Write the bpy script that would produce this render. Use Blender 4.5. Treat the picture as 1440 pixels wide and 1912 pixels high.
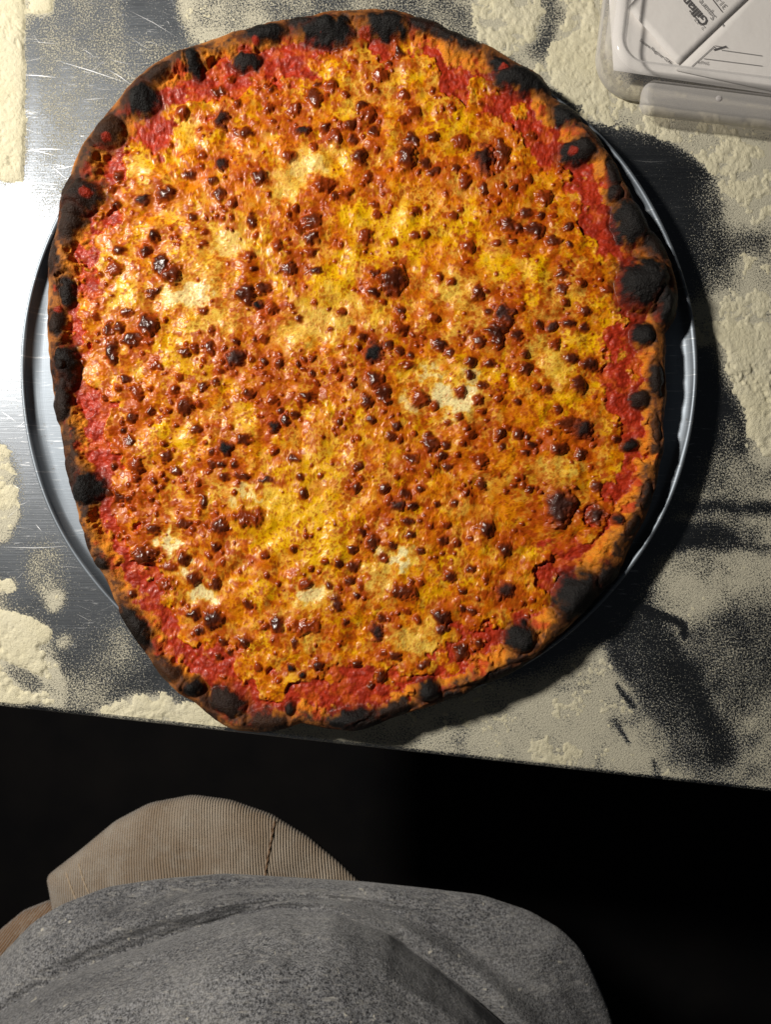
import bpy, bmesh, math, random
import numpy as np
from mathutils import Vector

# ------------------------------------------------------------------ camera, world, lamp, exposure
for o in list(bpy.data.objects):
    bpy.data.objects.remove(o)
SC = bpy.context.scene
COL = SC.collection
F, H = 1444.0, 0.5632          # focal length in photo pixels, camera height above the table (m)

cam = bpy.data.cameras.new('camera')
camo = bpy.data.objects.new('camera', cam)
COL.objects.link(camo)
camo.location = (0, 0, H)
camo.rotation_euler = (0, 0, 0)
cam.sensor_fit = 'HORIZONTAL'
cam.sensor_width = 36.0
cam.lens = 36.0 * F / 1440.0
cam.clip_start = 0.01
cam.clip_end = 50
cam.dof.use_dof = True
cam.dof.focus_distance = H - 0.03
cam.dof.aperture_fstop = 10.0
SC.camera = camo

w = bpy.data.worlds.new('World')
SC.world = w
w.use_nodes = True
w.node_tree.nodes['Background'].inputs[0].default_value = (0.85, 0.92, 1.0, 1)
w.node_tree.nodes['Background'].inputs[1].default_value = 0.020

ld = bpy.data.lights.new('kitchen_lamp', 'AREA')
ld.shape = 'DISK'
ld.size = 0.12
ld.energy = 18.5
ld.color = (1.0, 0.94, 0.85)
lo = bpy.data.objects.new('kitchen_lamp', ld)
COL.objects.link(lo)
lo.location = (-0.76, 0.43, 0.80)
lo.rotation_euler = (Vector((0.0, 0.05, 0.0)) - Vector(lo.location)).to_track_quat('-Z', 'Y').to_euler()

SC.view_settings.view_transform = 'Standard'
SC.view_settings.look = 'None'
SC.view_settings.exposure = 0.0
SC.view_settings.gamma = 1.0
SC.view_settings.use_curve_mapping = False
SC.render.engine = 'CYCLES'

# ------------------------------------------------------------------ helpers
def W(px, py, z=0.0):
    """photo pixel -> world position on the horizontal plane at height z"""
    s = (H - z) / F
    return np.stack([(np.asarray(px, float) - 720) * s, (956 - np.asarray(py, float)) * s,
                     np.zeros_like(np.asarray(px, float)) + z], -1)

def lin(r, g, b):
    c = np.array([r, g, b], float) / 255.0
    return np.where(c <= 0.04045, c / 12.92, ((c + 0.055) / 1.055) ** 2.4)

def sstep(a, b, x):
    t = np.clip((x - a) / (b - a), 0, 1)
    return t * t * (3 - 2 * t)

def mix(a, b, t):
    if isinstance(b, np.ndarray) and b.ndim == 1 and b.size == 3:
        return a * (1 - t[..., None]) + b * t[..., None]
    return a * (1 - t) + b * t

def vnoise(hh, ww, scale, seed, sy=None):
    """smooth value noise raster, about 0..1"""
    sy = sy or scale
    rng = np.random.RandomState(seed)
    gh, gw = int(hh / sy) + 4, int(ww / scale) + 4
    g = rng.rand(gh, gw)
    y = np.arange(hh) / sy; x = np.arange(ww) / scale
    yi = y.astype(int); xi = x.astype(int)
    fy = y - yi; fx = x - xi
    fy = fy * fy * fy * (fy * (fy * 6 - 15) + 10); fx = fx * fx * fx * (fx * (fx * 6 - 15) + 10)
    a = g[yi][:, xi] * (1 - fx) + g[yi][:, xi + 1] * fx
    b = g[yi + 1][:, xi] * (1 - fx) + g[yi + 1][:, xi + 1] * fx
    return a * (1 - fy)[:, None] + b * fy[:, None]

def fbm(hh, ww, scale, seed, octs=4, gain=0.5):
    s = 0; amp = 1; tot = 0
    for k in range(octs):
        s = s + amp * vnoise(hh, ww, scale / 2 ** k, seed + 17 * k)
        tot += amp; amp *= gain
    return s / tot

def worley(X, Y, cell, seed, jit=0.9):
    """F1, F2 distances in cell units and a random value for the nearest cell"""
    rng = np.random.RandomState(seed)
    n = 512
    jx = rng.rand(n, n); jy = rng.rand(n, n); jv = rng.rand(n, n)
    gx = X / cell; gy = Y / cell
    ix = np.floor(gx).astype(int); iy = np.floor(gy).astype(int)
    f1 = np.full(X.shape, 9.0); f2 = np.full(X.shape, 9.0); rv = np.zeros(X.shape)
    for dy in (-1, 0, 1):
        for dx in (-1, 0, 1):
            cx = (ix + dx) % n; cy = (iy + dy) % n
            px = ix + dx + 0.5 + (jx[cy, cx] - .5) * jit; py = iy + dy + 0.5 + (jy[cy, cx] - .5) * jit
            d = np.hypot(gx - px, gy - py)
            nb = d < f1
            f2 = np.where(nb, f1, np.minimum(f2, d))
            rv = np.where(nb, jv[cy, cx], rv)
            f1 = np.where(nb, d, f1)
    return f1, f2, rv

def bil(A, x, y):
    hh, ww = A.shape[:2]
    x = np.clip(x, 0, ww - 1.001); y = np.clip(y, 0, hh - 1.001)
    xi = x.astype(int); yi = y.astype(int)
    fx = x - xi; fy = y - yi
    if A.ndim == 3:
        fx = fx[..., None]; fy = fy[..., None]
    return (A[yi, xi] * (1 - fx) + A[yi, xi + 1] * fx) * (1 - fy) + (A[yi + 1, xi] * (1 - fx) + A[yi + 1, xi + 1] * fx) * fy

def link(name, me, parent=None, mat=None):
    o = bpy.data.objects.new(name, me)
    COL.objects.link(o)
    if parent is not None:
        o.parent = parent
    if mat is not None and me is not None:
        me.materials.append(mat)
    return o

def empty(name, loc=(0, 0, 0)):
    o = bpy.data.objects.new(name, None)
    o.empty_display_size = 0.02
    o.location = loc
    COL.objects.link(o)
    return o

def tag(o, label=None, cat=None, group=None, kind=None):
    if label: o['label'] = label
    if cat: o['category'] = cat
    if group: o['group'] = group
    if kind: o['kind'] = kind
    return o

def mesh_np(name, V, Q, smooth=True):
    """mesh from numpy verts and an (n,4) or (n,3) face array"""
    me = bpy.data.meshes.new(name)
    Q = np.asarray(Q, np.int32); k = Q.shape[1]
    me.vertices.add(len(V)); me.vertices.foreach_set('co', np.asarray(V, np.float32).ravel())
    me.loops.add(Q.size); me.loops.foreach_set('vertex_index', Q.ravel())
    me.polygons.add(len(Q)); me.polygons.foreach_set('loop_start', np.arange(0, Q.size, k, dtype=np.int32))
    if smooth:
        me.polygons.foreach_set('use_smooth', np.ones(len(Q), bool))
    me.update(calc_edges=True)
    return me

def set_col(me, name, C):
    a = me.attributes.new(name, 'FLOAT_COLOR', 'POINT')
    D = np.ones((len(C), 4), np.float32); D[:, :3] = C
    a.data.foreach_set('color', D.ravel())

def set_f(me, name, v):
    a = me.attributes.new(name, 'FLOAT', 'POINT')
    a.data.foreach_set('value', np.asarray(v, np.float32))

def vnormals(V, Q):
    a, b, c, d = V[Q[:, 0]], V[Q[:, 1]], V[Q[:, 2]], V[Q[:, 3]]
    n = np.cross(c - a, d - b)
    N = np.zeros_like(V)
    for k in range(4):
        for ax in range(3):
            N[:, ax] += np.bincount(Q[:, k], weights=n[:, ax], minlength=len(V))
    return N / np.maximum(np.linalg.norm(N, axis=1, keepdims=True), 1e-20)

class Mat:
    """small wrapper to build node materials"""
    def __init__(s, name):
        s.m = bpy.data.materials.new(name); s.m.use_nodes = True
        s.t = s.m.node_tree; s.n = s.t.nodes; s.l = s.t.links
        s.bsdf = s.n['Principled BSDF']; s.out = s.n['Material Output']
    def node(s, typ, **kw):
        nd = s.n.new(typ)
        for k, v in kw.items():
            if k.startswith('i_'):
                key = k[2:]
                nd.inputs[int(key) if key.isdigit() else key].default_value = v
            else:
                setattr(nd, k, v)
        return nd
    def link(s, a, b): s.l.new(a, b)
    def set(s, **kw):
        for k, v in kw.items():
            s.bsdf.inputs[k.replace('_', ' ')].default_value = v
    def coord(s, kind='Object', scale=(1, 1, 1), rot=(0, 0, 0)):
        tc = s.node('ShaderNodeTexCoord'); mp = s.node('ShaderNodeMapping')
        mp.inputs['Scale'].default_value = scale; mp.inputs['Rotation'].default_value = rot
        s.link(tc.outputs[kind], mp.inputs[0]); return mp.outputs[0]
    def noise(s, vec, scale, detail=3, rough=0.5, dist=0):
        nd = s.node('ShaderNodeTexNoise'); nd.inputs['Scale'].default_value = scale
        nd.inputs['Detail'].default_value = detail; nd.inputs['Roughness'].default_value = rough
        nd.inputs['Distortion'].default_value = dist
        s.link(vec, nd.inputs['Vector']); return nd.outputs[0]
    def ramp(s, fac, stops, interp='LINEAR'):
        nd = s.node('ShaderNodeValToRGB'); cr = nd.color_ramp; cr.interpolation = interp
        while len(cr.elements) < len(stops): cr.elements.new(0.5)
        for e, (p, c) in zip(cr.elements, stops):
            e.position = p; e.color = (c, c, c, 1) if np.isscalar(c) else (*c, 1)
        s.link(fac, nd.inputs[0]); return nd.outputs[0]
    def math(s, op, a, b=None, clamp=False):
        nd = s.node('ShaderNodeMath'); nd.operation = op; nd.use_clamp = clamp
        for i, v in enumerate((a, b)):
            if v is None: continue
            if isinstance(v, (int, float)): nd.inputs[i].default_value = v
            else: s.link(v, nd.inputs[i])
        return nd.outputs[0]
    def mixc(s, fac, a, b, blend='MIX'):
        nd = s.node('ShaderNodeMix'); nd.data_type = 'RGBA'; nd.blend_type = blend
        for i, v in ((0, fac), (6, a), (7, b)):
            if isinstance(v, (int, float)): nd.inputs[i].default_value = v
            elif isinstance(v, (tuple, list, np.ndarray)): nd.inputs[i].default_value = (*v[:3], 1)
            else: s.link(v, nd.inputs[i])
        return nd.outputs[2]
    def bump(s, h, strength, dist, normal=None):
        nd = s.node('ShaderNodeBump'); nd.inputs['Strength'].default_value = strength
        nd.inputs['Distance'].default_value = dist; s.link(h, nd.inputs['Height'])
        if normal is not None: s.link(normal, nd.inputs['Normal'])
        return nd.outputs[0]
    def attr(s, name):
        nd = s.node('ShaderNodeAttribute'); nd.attribute_name = name; return nd
    def plug(s, out, name): s.link(out, s.bsdf.inputs[name])

def simple_mat(name, col, rough=0.5, metal=0.0):
    m = Mat(name)
    m.set(Base_Color=(*col, 1), Roughness=rough, Metallic=metal)
    return m.m

# ================================================================== FLOOR
m = Mat('black_rubber_floor')
v = m.coord('Object')
n = m.noise(v, 9, 4)
m.plug(m.ramp(n, [(0.3, (0.006, 0.006, 0.007)), (0.7, (0.011, 0.010, 0.010))]), 'Base Color')
m.set(Roughness=0.9, Specular_IOR_Level=0.1)
FLOOR_Z = -0.90
fl = link('floor', mesh_np('floor', np.array([[-3, -3, FLOOR_Z], [3, -3, FLOOR_Z], [3, 3, FLOOR_Z], [-3, 3, FLOOR_Z]], float), [[0, 1, 2, 3]], False), None, m.m)
tag(fl, kind='structure')

# ================================================================== TABLE (flour-dusted stainless steel)
# flour cover in photo pixels of the table plane, rasterised at 2 px
TX0, TX1, TY0, TY1, TR = -260, 1700, -220, 1520, 2.0
tw, th = int((TX1 - TX0) / TR), int((TY1 - TY0) / TR)
TX, TY = np.meshgrid(TX0 + np.arange(tw) * TR, TY0 + np.arange(th) * TR)
wx = (fbm(th, tw, 40, 3) - .5) * 46 + (fbm(th, tw, 9, 5, 2) - .5) * 14
wy = (fbm(th, tw, 40, 4) - .5) * 46 + (fbm(th, tw, 9, 6, 2) - .5) * 14

def blur(A, r):
    r = max(1, int(r / TR))
    for ax in (0, 1):
        for _ in range(2):
            P = np.pad(A, [(r + 1, r) if a == ax else (0, 0) for a in (0, 1)], mode='edge')
            c = np.cumsum(P, axis=ax)
            A = (np.take(c, np.arange(2 * r + 1, c.shape[ax]), ax) - np.take(c, np.arange(0, c.shape[ax] - 2 * r - 1), ax)) / (2 * r + 1)
    return A

def poly(pts, soft=10, warp=1.0):
    X = TX + wx * warp; Y = TY + wy * warp
    ins = np.zeros(X.shape, bool)
    n = len(pts)
    for i in range(n):
        x1, y1 = pts[i]; x2, y2 = pts[(i + 1) % n]
        if y1 == y2: continue
        c = ((y1 > Y) != (y2 > Y)) & (X < (x2 - x1) * (Y - y1) / (y2 - y1) + x1)
        ins ^= c
    return blur(ins.astype(float), soft)

def stroke(pts, wd, soft=6, warp=0.6):
    X = TX + wx * warp; Y = TY + wy * warp
    d = np.full(X.shape, 1e9)
    for (x1, y1), (x2, y2) in zip(pts[:-1], pts[1:]):
        L = (x2 - x1) ** 2 + (y2 - y1) ** 2
        t = np.clip(((X - x1) * (x2 - x1) + (Y - y1) * (y2 - y1)) / L, 0, 1)
        d = np.minimum(d, np.hypot(X - x1 - t * (x2 - x1), Y - y1 - t * (y2 - y1)))
    return sstep(wd / 2 + soft, wd / 2 - soft, d)

dust = np.full((th, tw), 0.06)     # 0..1 cover of loose grains
thick = np.zeros((th, tw))         # mm of piled flour
def lay(msk, dn, tk=0.0):
    global dust, thick
    dust = dust * (1 - msk) + dn * msk
    thick = thick * (1 - msk) + tk * msk
big = fbm(th, tw, 60, 31, 4)
lay(poly([(110, -260), (340, -260), (330, 60), (430, 110), (250, 190), (150, 330), (60, 420), (60, 100)], 20), 0.40)
lay(poly([(215, -260), (330, -260), (345, 70), (300, 90), (240, 60)], 10), 0.09)
lay(stroke([(190, 40), (180, 110), (230, 140)], 40, 30), 0.44)
lay(stroke([(120, 160), (200, 190)], 60, 40), 0.42)
lay(poly([(318, -260), (520, -260), (520, 60), (420, 100), (350, 80), (330, 30)], 9), 0.72, 0.25)
lay(poly([(500, -260), (760, -260), (760, 60), (500, 60)], 20), 0.55, 0.0)
lay(poly([(740, -260), (900, -260), (900, 70), (740, 60)], 16), 0.52, 0.0)
lay(poly([(885, -260), (1150, -260), (1150, 190), (1060, 200), (960, 120), (890, 60)], 12), 0.93, 1.1)
lay(stroke([(1010, -40), (1030, 20), (1015, 70), (1000, 90)], 34, 16), 0.45, 0.05)
lay(poly([(-260, -260), (50, -260), (46, 120), (42, 337), (-260, 330)], 5, 0.25), 1.0, 1.9)
lay(poly([(58, -260), (108, -260), (104, 24), (62, 32)], 5, 0.4), 1.0, 1.5)
lay(poly([(1080, 150), (1700, 150), (1700, 640), (1300, 660), (1100, 300)], 14), 0.93, 0.8)
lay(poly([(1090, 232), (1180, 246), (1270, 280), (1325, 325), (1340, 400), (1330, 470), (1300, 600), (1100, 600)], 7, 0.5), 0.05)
lay(poly([(1290, 320), (1345, 330), (1350, 420), (1400, 410), (1450, 410), (1440, 470), (1380, 560), (1300, 590)], 16), 0.34)
lay(poly([(1380, 470), (1700, 430), (1700, 720), (1400, 700), (1360, 640), (1330, 600)], 14), 0.88, 0.6)
lay(poly([(1290, 560), (1345, 580), (1380, 640), (1300, 648)], 10), 0.72, 0.25)
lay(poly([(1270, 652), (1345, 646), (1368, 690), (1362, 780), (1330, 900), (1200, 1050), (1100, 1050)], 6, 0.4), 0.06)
lay(poly([(1330, 610), (1700, 600), (1700, 880), (1430, 868), (1395, 850), (1390, 770), (1368, 730), (1365, 665)], 6, 0.8), 1.0, 1.5)
lay(poly([(1340, 780), (1385, 790), (1400, 860), (1700, 890), (1700, 1560), (1160, 1560), (1180, 1140), (1290, 900)], 16), 0.50, 0.0)
lay(poly([(1380, 860), (1700, 900), (1700, 1180), (1450, 1110), (1410, 960)], 26), 0.72, 0.2)
lay(stroke([(1280, 945), (1360, 950), (1440, 945), (1600, 960)], 20, 12), 0.16)
lay(stroke([(1210, 1005), (1320, 1000), (1350, 1010)], 46, 14), 0.10)
lay(stroke([(1340, 1015), (1440, 1028)], 13, 8), 0.22)
lay(poly([(1250, 1040), (1480, 1040), (1480, 1110), (1260, 1160), (1230, 1120)], 16), 0.80, 0.25)
lay(poly([(830, 1290), (1000, 1250), (1160, 1180), (1260, 1330), (1300, 1500), (500, 1440), (520, 1340)], 14), 0.80, 0.3)
lay(poly([(1010, 1300), (1110, 1310), (1150, 1420), (980, 1420)], 16), 0.95, 0.6)
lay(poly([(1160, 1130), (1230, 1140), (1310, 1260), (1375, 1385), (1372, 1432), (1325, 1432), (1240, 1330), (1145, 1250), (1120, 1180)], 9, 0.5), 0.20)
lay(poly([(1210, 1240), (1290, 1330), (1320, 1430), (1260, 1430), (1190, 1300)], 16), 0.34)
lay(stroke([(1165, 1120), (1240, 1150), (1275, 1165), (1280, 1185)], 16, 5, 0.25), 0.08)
lay(stroke([(1155, 1280), (1185, 1320)], 11, 5, 0.2), 0.18)
lay(stroke([(1150, 1345), (1175, 1385)], 8, 4, 0.2), 0.22)
lay(stroke([(1220, 1420), (1240, 1470)], 10, 6, 0.2), 0.35)
lay(poly([(1330, 1120), (1480, 1090), (1480, 1330), (1380, 1330)], 40), 0.36, 0)
lay(poly([(1390, 1340), (1700, 1340), (1700, 1560), (1390, 1560)], 30), 0.62, 0.1)
lay(poly([(520, 1320), (900, 1370), (900, 1440), (520, 1400)], 10), 0.72, 0.0)
# left of the pizza
lay(poly([(-260, 380), (60, 380), (60, 720), (-260, 760)], 30), 0.16)
lay(poly([(-260, 820), (10, 830), (32, 900), (30, 960), (12, 1010), (-260, 1040)], 7, 0.7), 0.95, 0.9)
lay(poly([(60, 1010), (110, 1040), (118, 1130), (80, 1150), (50, 1100)], 16), 0.52, 0.1)
lay(poly([(75, 1110), (112, 1105), (112, 1140), (85, 1146)], 7), 0.85, 0.4)
lay(poly([(-260, 1060), (30, 1080), (36, 1105), (0, 1130), (-260, 1150)], 7), 0.9, 0.8)
lay(poly([(90, 1180), (240, 1140), (330, 1290), (330, 1400), (100, 1330)], 26), 0.26)
lay(poly([(215, 1150), (260, 1220), (240, 1260), (190, 1230)], 18), 0.52, 0.0)
lay(poly([(-260, 1120), (0, 1145), (60, 1165), (96, 1188), (62, 1216), (110, 1240), (136, 1268), (134, 1330), (-260, 1300)], 5, 0.7), 1.0, 1.5)
lay(poly([(0, 1228), (40, 1252), (82, 1272), (80, 1294), (50, 1292), (15, 1265), (-12, 1240)], 6, 0.4), 0.18)
lay(poly([(100, 1192), (138, 1184), (140, 1208), (105, 1210)], 7, 0.6), 0.9, 0.5)
lay(poly([(120, 1250), (200, 1250), (230, 1330), (120, 1345)], 22), 0.50, 0.05)
lay(poly([(250, 1290), (340, 1300), (420, 1330), (440, 1440), (170, 1340)], 8, 0.6), 0.98, 1.1)
# uneven hand-spread look
dust = np.clip(dust * (0.62 + 0.76 * fbm(th, tw, 16, 77, 3)) + (big - .5) * 0.18 * (dust > .08), 0.0, 1)
ridge = 1 - np.abs(fbm(th, tw, 44, 91, 5) * 2 - 1)
lump = fbm(th, tw, 6, 92, 3, 0.65)
tk = thick * (0.25 + 0.55 * ridge + 0.7 * lump) + np.where(thick > .15, (lump - .5) * 1.0, 0) - 0.12
edge_n = fbm(th, tw, 22, 93, 4, .7)
thin = np.clip((1.45 - thick) / .9, 0, 1)
tk = np.where(thick > 0.06, tk - thin * (0.35 + 2.2 * sstep(.60, .36, edge_n)) - 1.2 * (1 - thin) * sstep(.40, .28, edge_n), -0.3)
tk = np.maximum(np.minimum(tk, blur(thick, 10) * 1.1 - .15), -.3)
dust = np.maximum(dust, 0.95 * np.clip(blur(np.clip(thick, 0, 1), 22), 0, 1) * (0.5 + fbm(th, tw, 30, 94, 3)))

def table_edge(px):
    return 1310 + 0.111 * px
def tsample(A, px, py):
    return bil(A, (px - TX0) / TR, (py - TY0) / TR)

# table top: sheared grid that ends exactly on the front edge, then a rounded nose and an apron
def table_grid(nx, ny, x0, x1, y0):
    U = np.linspace(x0, x1, nx); T = np.linspace(0, 1, ny)
    PX = np.repeat(U[None, :], ny, 0)
    PY = y0 + T[:, None] * (table_edge(U)[None, :] - y0)
    return PX, PY
PX, PY = table_grid(490, 420, -250, 1690, -210)
V = W(PX, PY, 0.0)
rows = [V[i] for i in range(V.shape[0])]
dn = tsample(dust, PX, PY)
drow = [dn[i] for i in range(dn.shape[0])]
tang = np.array([1, -0.111]); nrm = np.array([-0.111, -1.0]) / math.hypot(1, .111)
for a in np.radians([20, 45, 70, 90]):
    r = 0.004
    e = V[-1].copy(); e[:, 0] += nrm[0] * r * math.sin(a); e[:, 1] += nrm[1] * r * math.sin(a); e[:, 2] -= r * (1 - math.cos(a))
    rows.append(e); drow.append(dn[-1] * 0.5)
e2 = rows[-1].copy(); e2[:, 2] = -0.045; rows.append(e2); drow.append(dn[-1] * 0)
e3 = e2.copy(); e3[:, 1] += 0.03; rows.append(e3); drow.append(dn[-1] * 0)
e4 = rows[0].copy(); e4[:, 2] = -0.045; rows.append(e4); drow.append(dn[-1] * 0)
R_ = len(rows); C_ = 490
VV = np.concatenate(rows); DD = np.concatenate(drow)
idx = np.arange(R_ * C_).reshape(R_, C_)
Q = np.stack([idx[:-1, :-1], idx[1:, :-1], idx[1:, 1:], idx[:-1, 1:]], -1).reshape(-1, 4)
m = Mat('brushed_steel_with_flour_dust')
v = m.coord('Object', rot=(0, 0, math.radians(-4)))
vs = m.coord('Object', scale=(14, 900, 1), rot=(0, 0, math.radians(5)))
brush = m.noise(vs, 1.0, 3, 0.7)
vs2 = m.coord('Object', scale=(60, 420, 1), rot=(0, 0, math.radians(38)))
scr = m.noise(vs2, 1.0, 4, 0.75)
blot = m.noise(v, 16, 5, 0.6)
grain = m.noise(v, 780, 2, 0.75)
grain2 = m.noise(v, 2300, 1, 0.5)
g = m.math('ADD', m.math('MULTIPLY', grain, 0.62), m.math('MULTIPLY', grain2, 0.38))
g = m.ramp(g, [(0.33, 0.0), (0.67, 1.0)])
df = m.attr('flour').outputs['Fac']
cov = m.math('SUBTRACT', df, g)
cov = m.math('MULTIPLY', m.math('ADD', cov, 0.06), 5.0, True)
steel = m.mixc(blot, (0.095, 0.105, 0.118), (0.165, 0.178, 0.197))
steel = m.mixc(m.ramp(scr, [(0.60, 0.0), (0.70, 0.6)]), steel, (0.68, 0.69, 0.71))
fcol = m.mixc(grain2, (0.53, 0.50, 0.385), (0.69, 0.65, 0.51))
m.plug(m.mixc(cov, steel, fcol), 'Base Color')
inv = m.math('SUBTRACT', 1.0, cov)
m.plug(inv, 'Metallic')
rg = m.math('ADD', m.math('MULTIPLY', brush, 0.18), m.math('ADD', m.math('MULTIPLY', blot, 0.14), 0.25))
m.plug(m.math('ADD', m.math('MULTIPLY', cov, 0.55), rg, True), 'Roughness')
b1 = m.bump(brush, 0.16, 0.0004)
b1 = m.bump(scr, 0.06, 0.0004, b1)
b2 = m.bump(m.math('MULTIPLY', cov, g), 0.9, 0.0006, b1)
m.plug(b2, 'Normal')
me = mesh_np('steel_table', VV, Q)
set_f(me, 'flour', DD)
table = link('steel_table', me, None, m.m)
tag(table, 'scratched stainless steel work table with a flour-dusted top under the pizza', 'table')
steel_plain = simple_mat('steel_leg', (0.42, 0.43, 0.45), 0.35, 1.0)
# legs, out of the lit area under the top
for lx, ly in ((-220, -170), (1660, -170), (-220, 860), (1660, 900)):
    bm = bmesh.new()
    p = W(lx, ly, 0.0)
    bmesh.ops.create_cone(bm, cap_ends=True, segments=20, radius1=0.017, radius2=0.017, depth=0.855,
                          matrix=__import__('mathutils').Matrix.Translation((p[0], p[1], -0.0455 - 0.4275)))
    me = bpy.data.meshes.new('leg'); bm.to_mesh(me); bm.free()
    link('leg', me, table, steel_plain)

# scratches in the steel: thin shallow bright ribbons
random.seed(5)
sv, sq = [], []
def ribbon(x1, y1, x2, y2, wd=0.9):
    a = W(x1, y1, 0.00015); b = W(x2, y2, 0.00015)
    d = (b - a)[:2]; d = d / np.linalg.norm(d); nn = np.array([-d[1], d[0], 0]) * wd * H / F / 2
    k = len(sv); mid = (a + b) / 2 + nn * 2 * random.uniform(-2, 2)
    sv.extend([a, mid - nn, b, mid + nn]); sq.append([k, k + 1, k + 2, k + 3])
for s in [(0, 340, 112, 345), (100, 112, 244, 158), (200, 130, 246, 160), (45, 282, 120, 280), (30, 140, 110, 146), (240, 20, 330, 70), (0, 1021, 130, 1020), (66, 978, 78, 992), (310, 40, 316, 48), (0, 700, 60, 712), (0, 745, 50, 752), (1180, 300, 1250, 302)]:
    ribbon(*s, wd=1.3)
for _ in range(90):
    x, y = random.uniform(0, 330), random.choice([random.uniform(40, 420), random.uniform(640, 1180)])
    L = random.uniform(15, 70); a = random.choice([random.gauss(0.1, .15), random.gauss(0.45, .2), random.gauss(-.6, .3)])
    ribbon(x, y, x + L * math.cos(a), y + L * math.sin(a), random.uniform(.3, .7))
_sm = link('scratch_marks', mesh_np('scratch_marks', np.array(sv), sq, False), table, simple_mat('bright_scratch', (0.75, 0.76, 0.78), 0.42, 1.0))

_sm['kind'] = 'stuff'
# piled flour: a real uneven sheet of grains, only where it lies thick
FX, FY = table_grid(880, 800, -60, 1500, -60)
z = tsample(tk, FX, FY)
fine = np.random.RandomState(8).rand(*z.shape)
fine = (fine + np.roll(fine, 1, 0) + np.roll(fine, 1, 1) + np.roll(np.roll(fine, 1, 0), 1, 1)) / 4
z = z + (fine - .5) * 0.55
z = np.where(z > 0, z, np.maximum(z, -0.15))
Vf = W(FX, FY, 0.0); Vf[..., 2] = 0.0002 + z * 0.001
keep = (z[:-1, :-1] > 0) | (z[1:, 1:] > 0) | (z[:-1, 1:] > 0) | (z[1:, :-1] > 0)
cx = (FX[:-1, :-1] - 670); cy = (FY[:-1, :-1] - 680)
keep &= np.hypot(cx, cy) > 560
idx = np.arange(z.size).reshape(z.shape)
Q = np.stack([idx[:-1, :-1], idx[1:, :-1], idx[1:, 1:], idx[:-1, 1:]], -1)[keep]
u, invx = np.unique(Q, return_inverse=True)
m = Mat('semolina_flour')
v = m.coord('Object')
n1 = m.noise(v, 1500, 2, 0.6); n2 = m.noise(v, 35, 4, 0.6); n3 = m.noise(v, 500, 3, .6)
c = m.mixc(n2, (0.68, 0.625, 0.42), (0.72, 0.68, 0.535))
c = m.mixc(m.ramp(n1, [(0.30, 0.5), (0.45, 0.0)]), c, (0.55, 0.47, 0.27))
m.plug(c, 'Base Color'); m.set(Roughness=0.95, Specular_IOR_Level=0.1)
m.plug(m.bump(n1, 0.9, 0.0007, m.bump(n3, 0.5, 0.0009)), 'Normal')
flour = link('flour', mesh_np('flour', Vf.reshape(-1, 3)[u], invx.reshape(-1, 4)), None, m.m)
tag(flour, 'cream coloured flour spread in streaks over the steel table', 'flour', kind='stuff')

# ================================================================== PIZZA PAN
PCX, PCY = 668.5, 693.0
pc = W(PCX, PCY, 0.02)
prof = [(0.0, 0.0130), (0.10, 0.0130), (0.2250, 0.0130), (0.2300, 0.0133), (0.2325, 0.0146), (0.2348, 0.0186), (0.2354, 0.0198),
        (0.2364, 0.0203), (0.2376, 0.0200), (0.2381, 0.0190), (0.2377, 0.0180), (0.2366, 0.0178), (0.2358, 0.0180),
        (0.2330, 0.0134), (0.2300, 0.0118), (0.2050, 0.0006), (0.0, 0.0006)]
NS = 360
vs_, q_ = [], []
th_ = np.linspace(0, 2 * np.pi, NS, endpoint=False)
for (r, zz) in prof:
    wob = 1 + 0.0022 * np.sin(3 * th_ + 1) + 0.0016 * np.sin(5 * th_ + 2.2) + 0.0011 * np.sin(11 * th_)
    dz = 0.0006 * np.sin(2 * th_ + .6) * (r > .2) + 0.0006 * np.sin(17 * th_) * (0.2315 < r < 0.2352)
    vs_.append(np.stack([r * wob * np.cos(th_), r * wob * np.sin(th_), zz + dz], -1))
idx = np.arange(len(prof) * NS).reshape(len(prof), NS)
ir = np.roll(idx, -1, 1)
Q = np.stack([idx[:-1], ir[:-1], ir[1:], idx[1:]], -1).reshape(-1, 4)
m = Mat('worn_aluminium_pan')
v = m.coord('Object')
vrad = m.node('ShaderNodeVectorMath', operation='LENGTH'); m.link(v, vrad.inputs[0])
ringn = m.node('ShaderNodeTexNoise', noise_dimensions='1D'); m.link(m.math('MULTIPLY', vrad.outputs['Value'], 1600.0), ringn.inputs['W']); ringn.inputs['Scale'].default_value = 1.0
fine = m.noise(v, 260, 4, .7); blot = m.noise(v, 22, 5, .6)
vsx = m.coord('Object', scale=(40, 700, 1), rot=(0, 0, math.radians(52))); sc2 = m.noise(vsx, 1, 3, .7)
c = m.mixc(blot, (0.19, 0.22, 0.255), (0.28, 0.315, 0.36))
c = m.mixc(m.ramp(fine, [(0.28, 0.7), (0.36, 0.0)]), c, (0.16, 0.15, 0.14))
c = m.mixc(m.ramp(sc2, [(0.60, 0), (0.68, 0.5)]), c, (0.78, 0.80, 0.82))
m.plug(c, 'Base Color'); m.set(Metallic=0.75)
m.plug(m.math('ADD', m.math('MULTIPLY', blot, 0.2), 0.44), 'Roughness')
m.plug(m.bump(sc2, 0.15, 0.0005, m.bump(ringn.outputs[0], 0.06, 0.0004)), 'Normal')
pan_root = empty('pizza_pan', (pc[0], pc[1], 0.0))
tag(pan_root, 'round dented aluminium pizza pan lying under the charred pizza', 'pan')
split = 5 * NS
tray = Q[:5 * NS]; rim = Q[5 * NS:12 * NS]; und = Q[12 * NS:]
Vp = np.concatenate(vs_)
def sub(name, V, Q, parent, mat):
    u, iv = np.unique(Q, return_inverse=True)
    return link(name, mesh_np(name, V[u], iv.reshape(-1, 4)), parent, mat)
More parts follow.
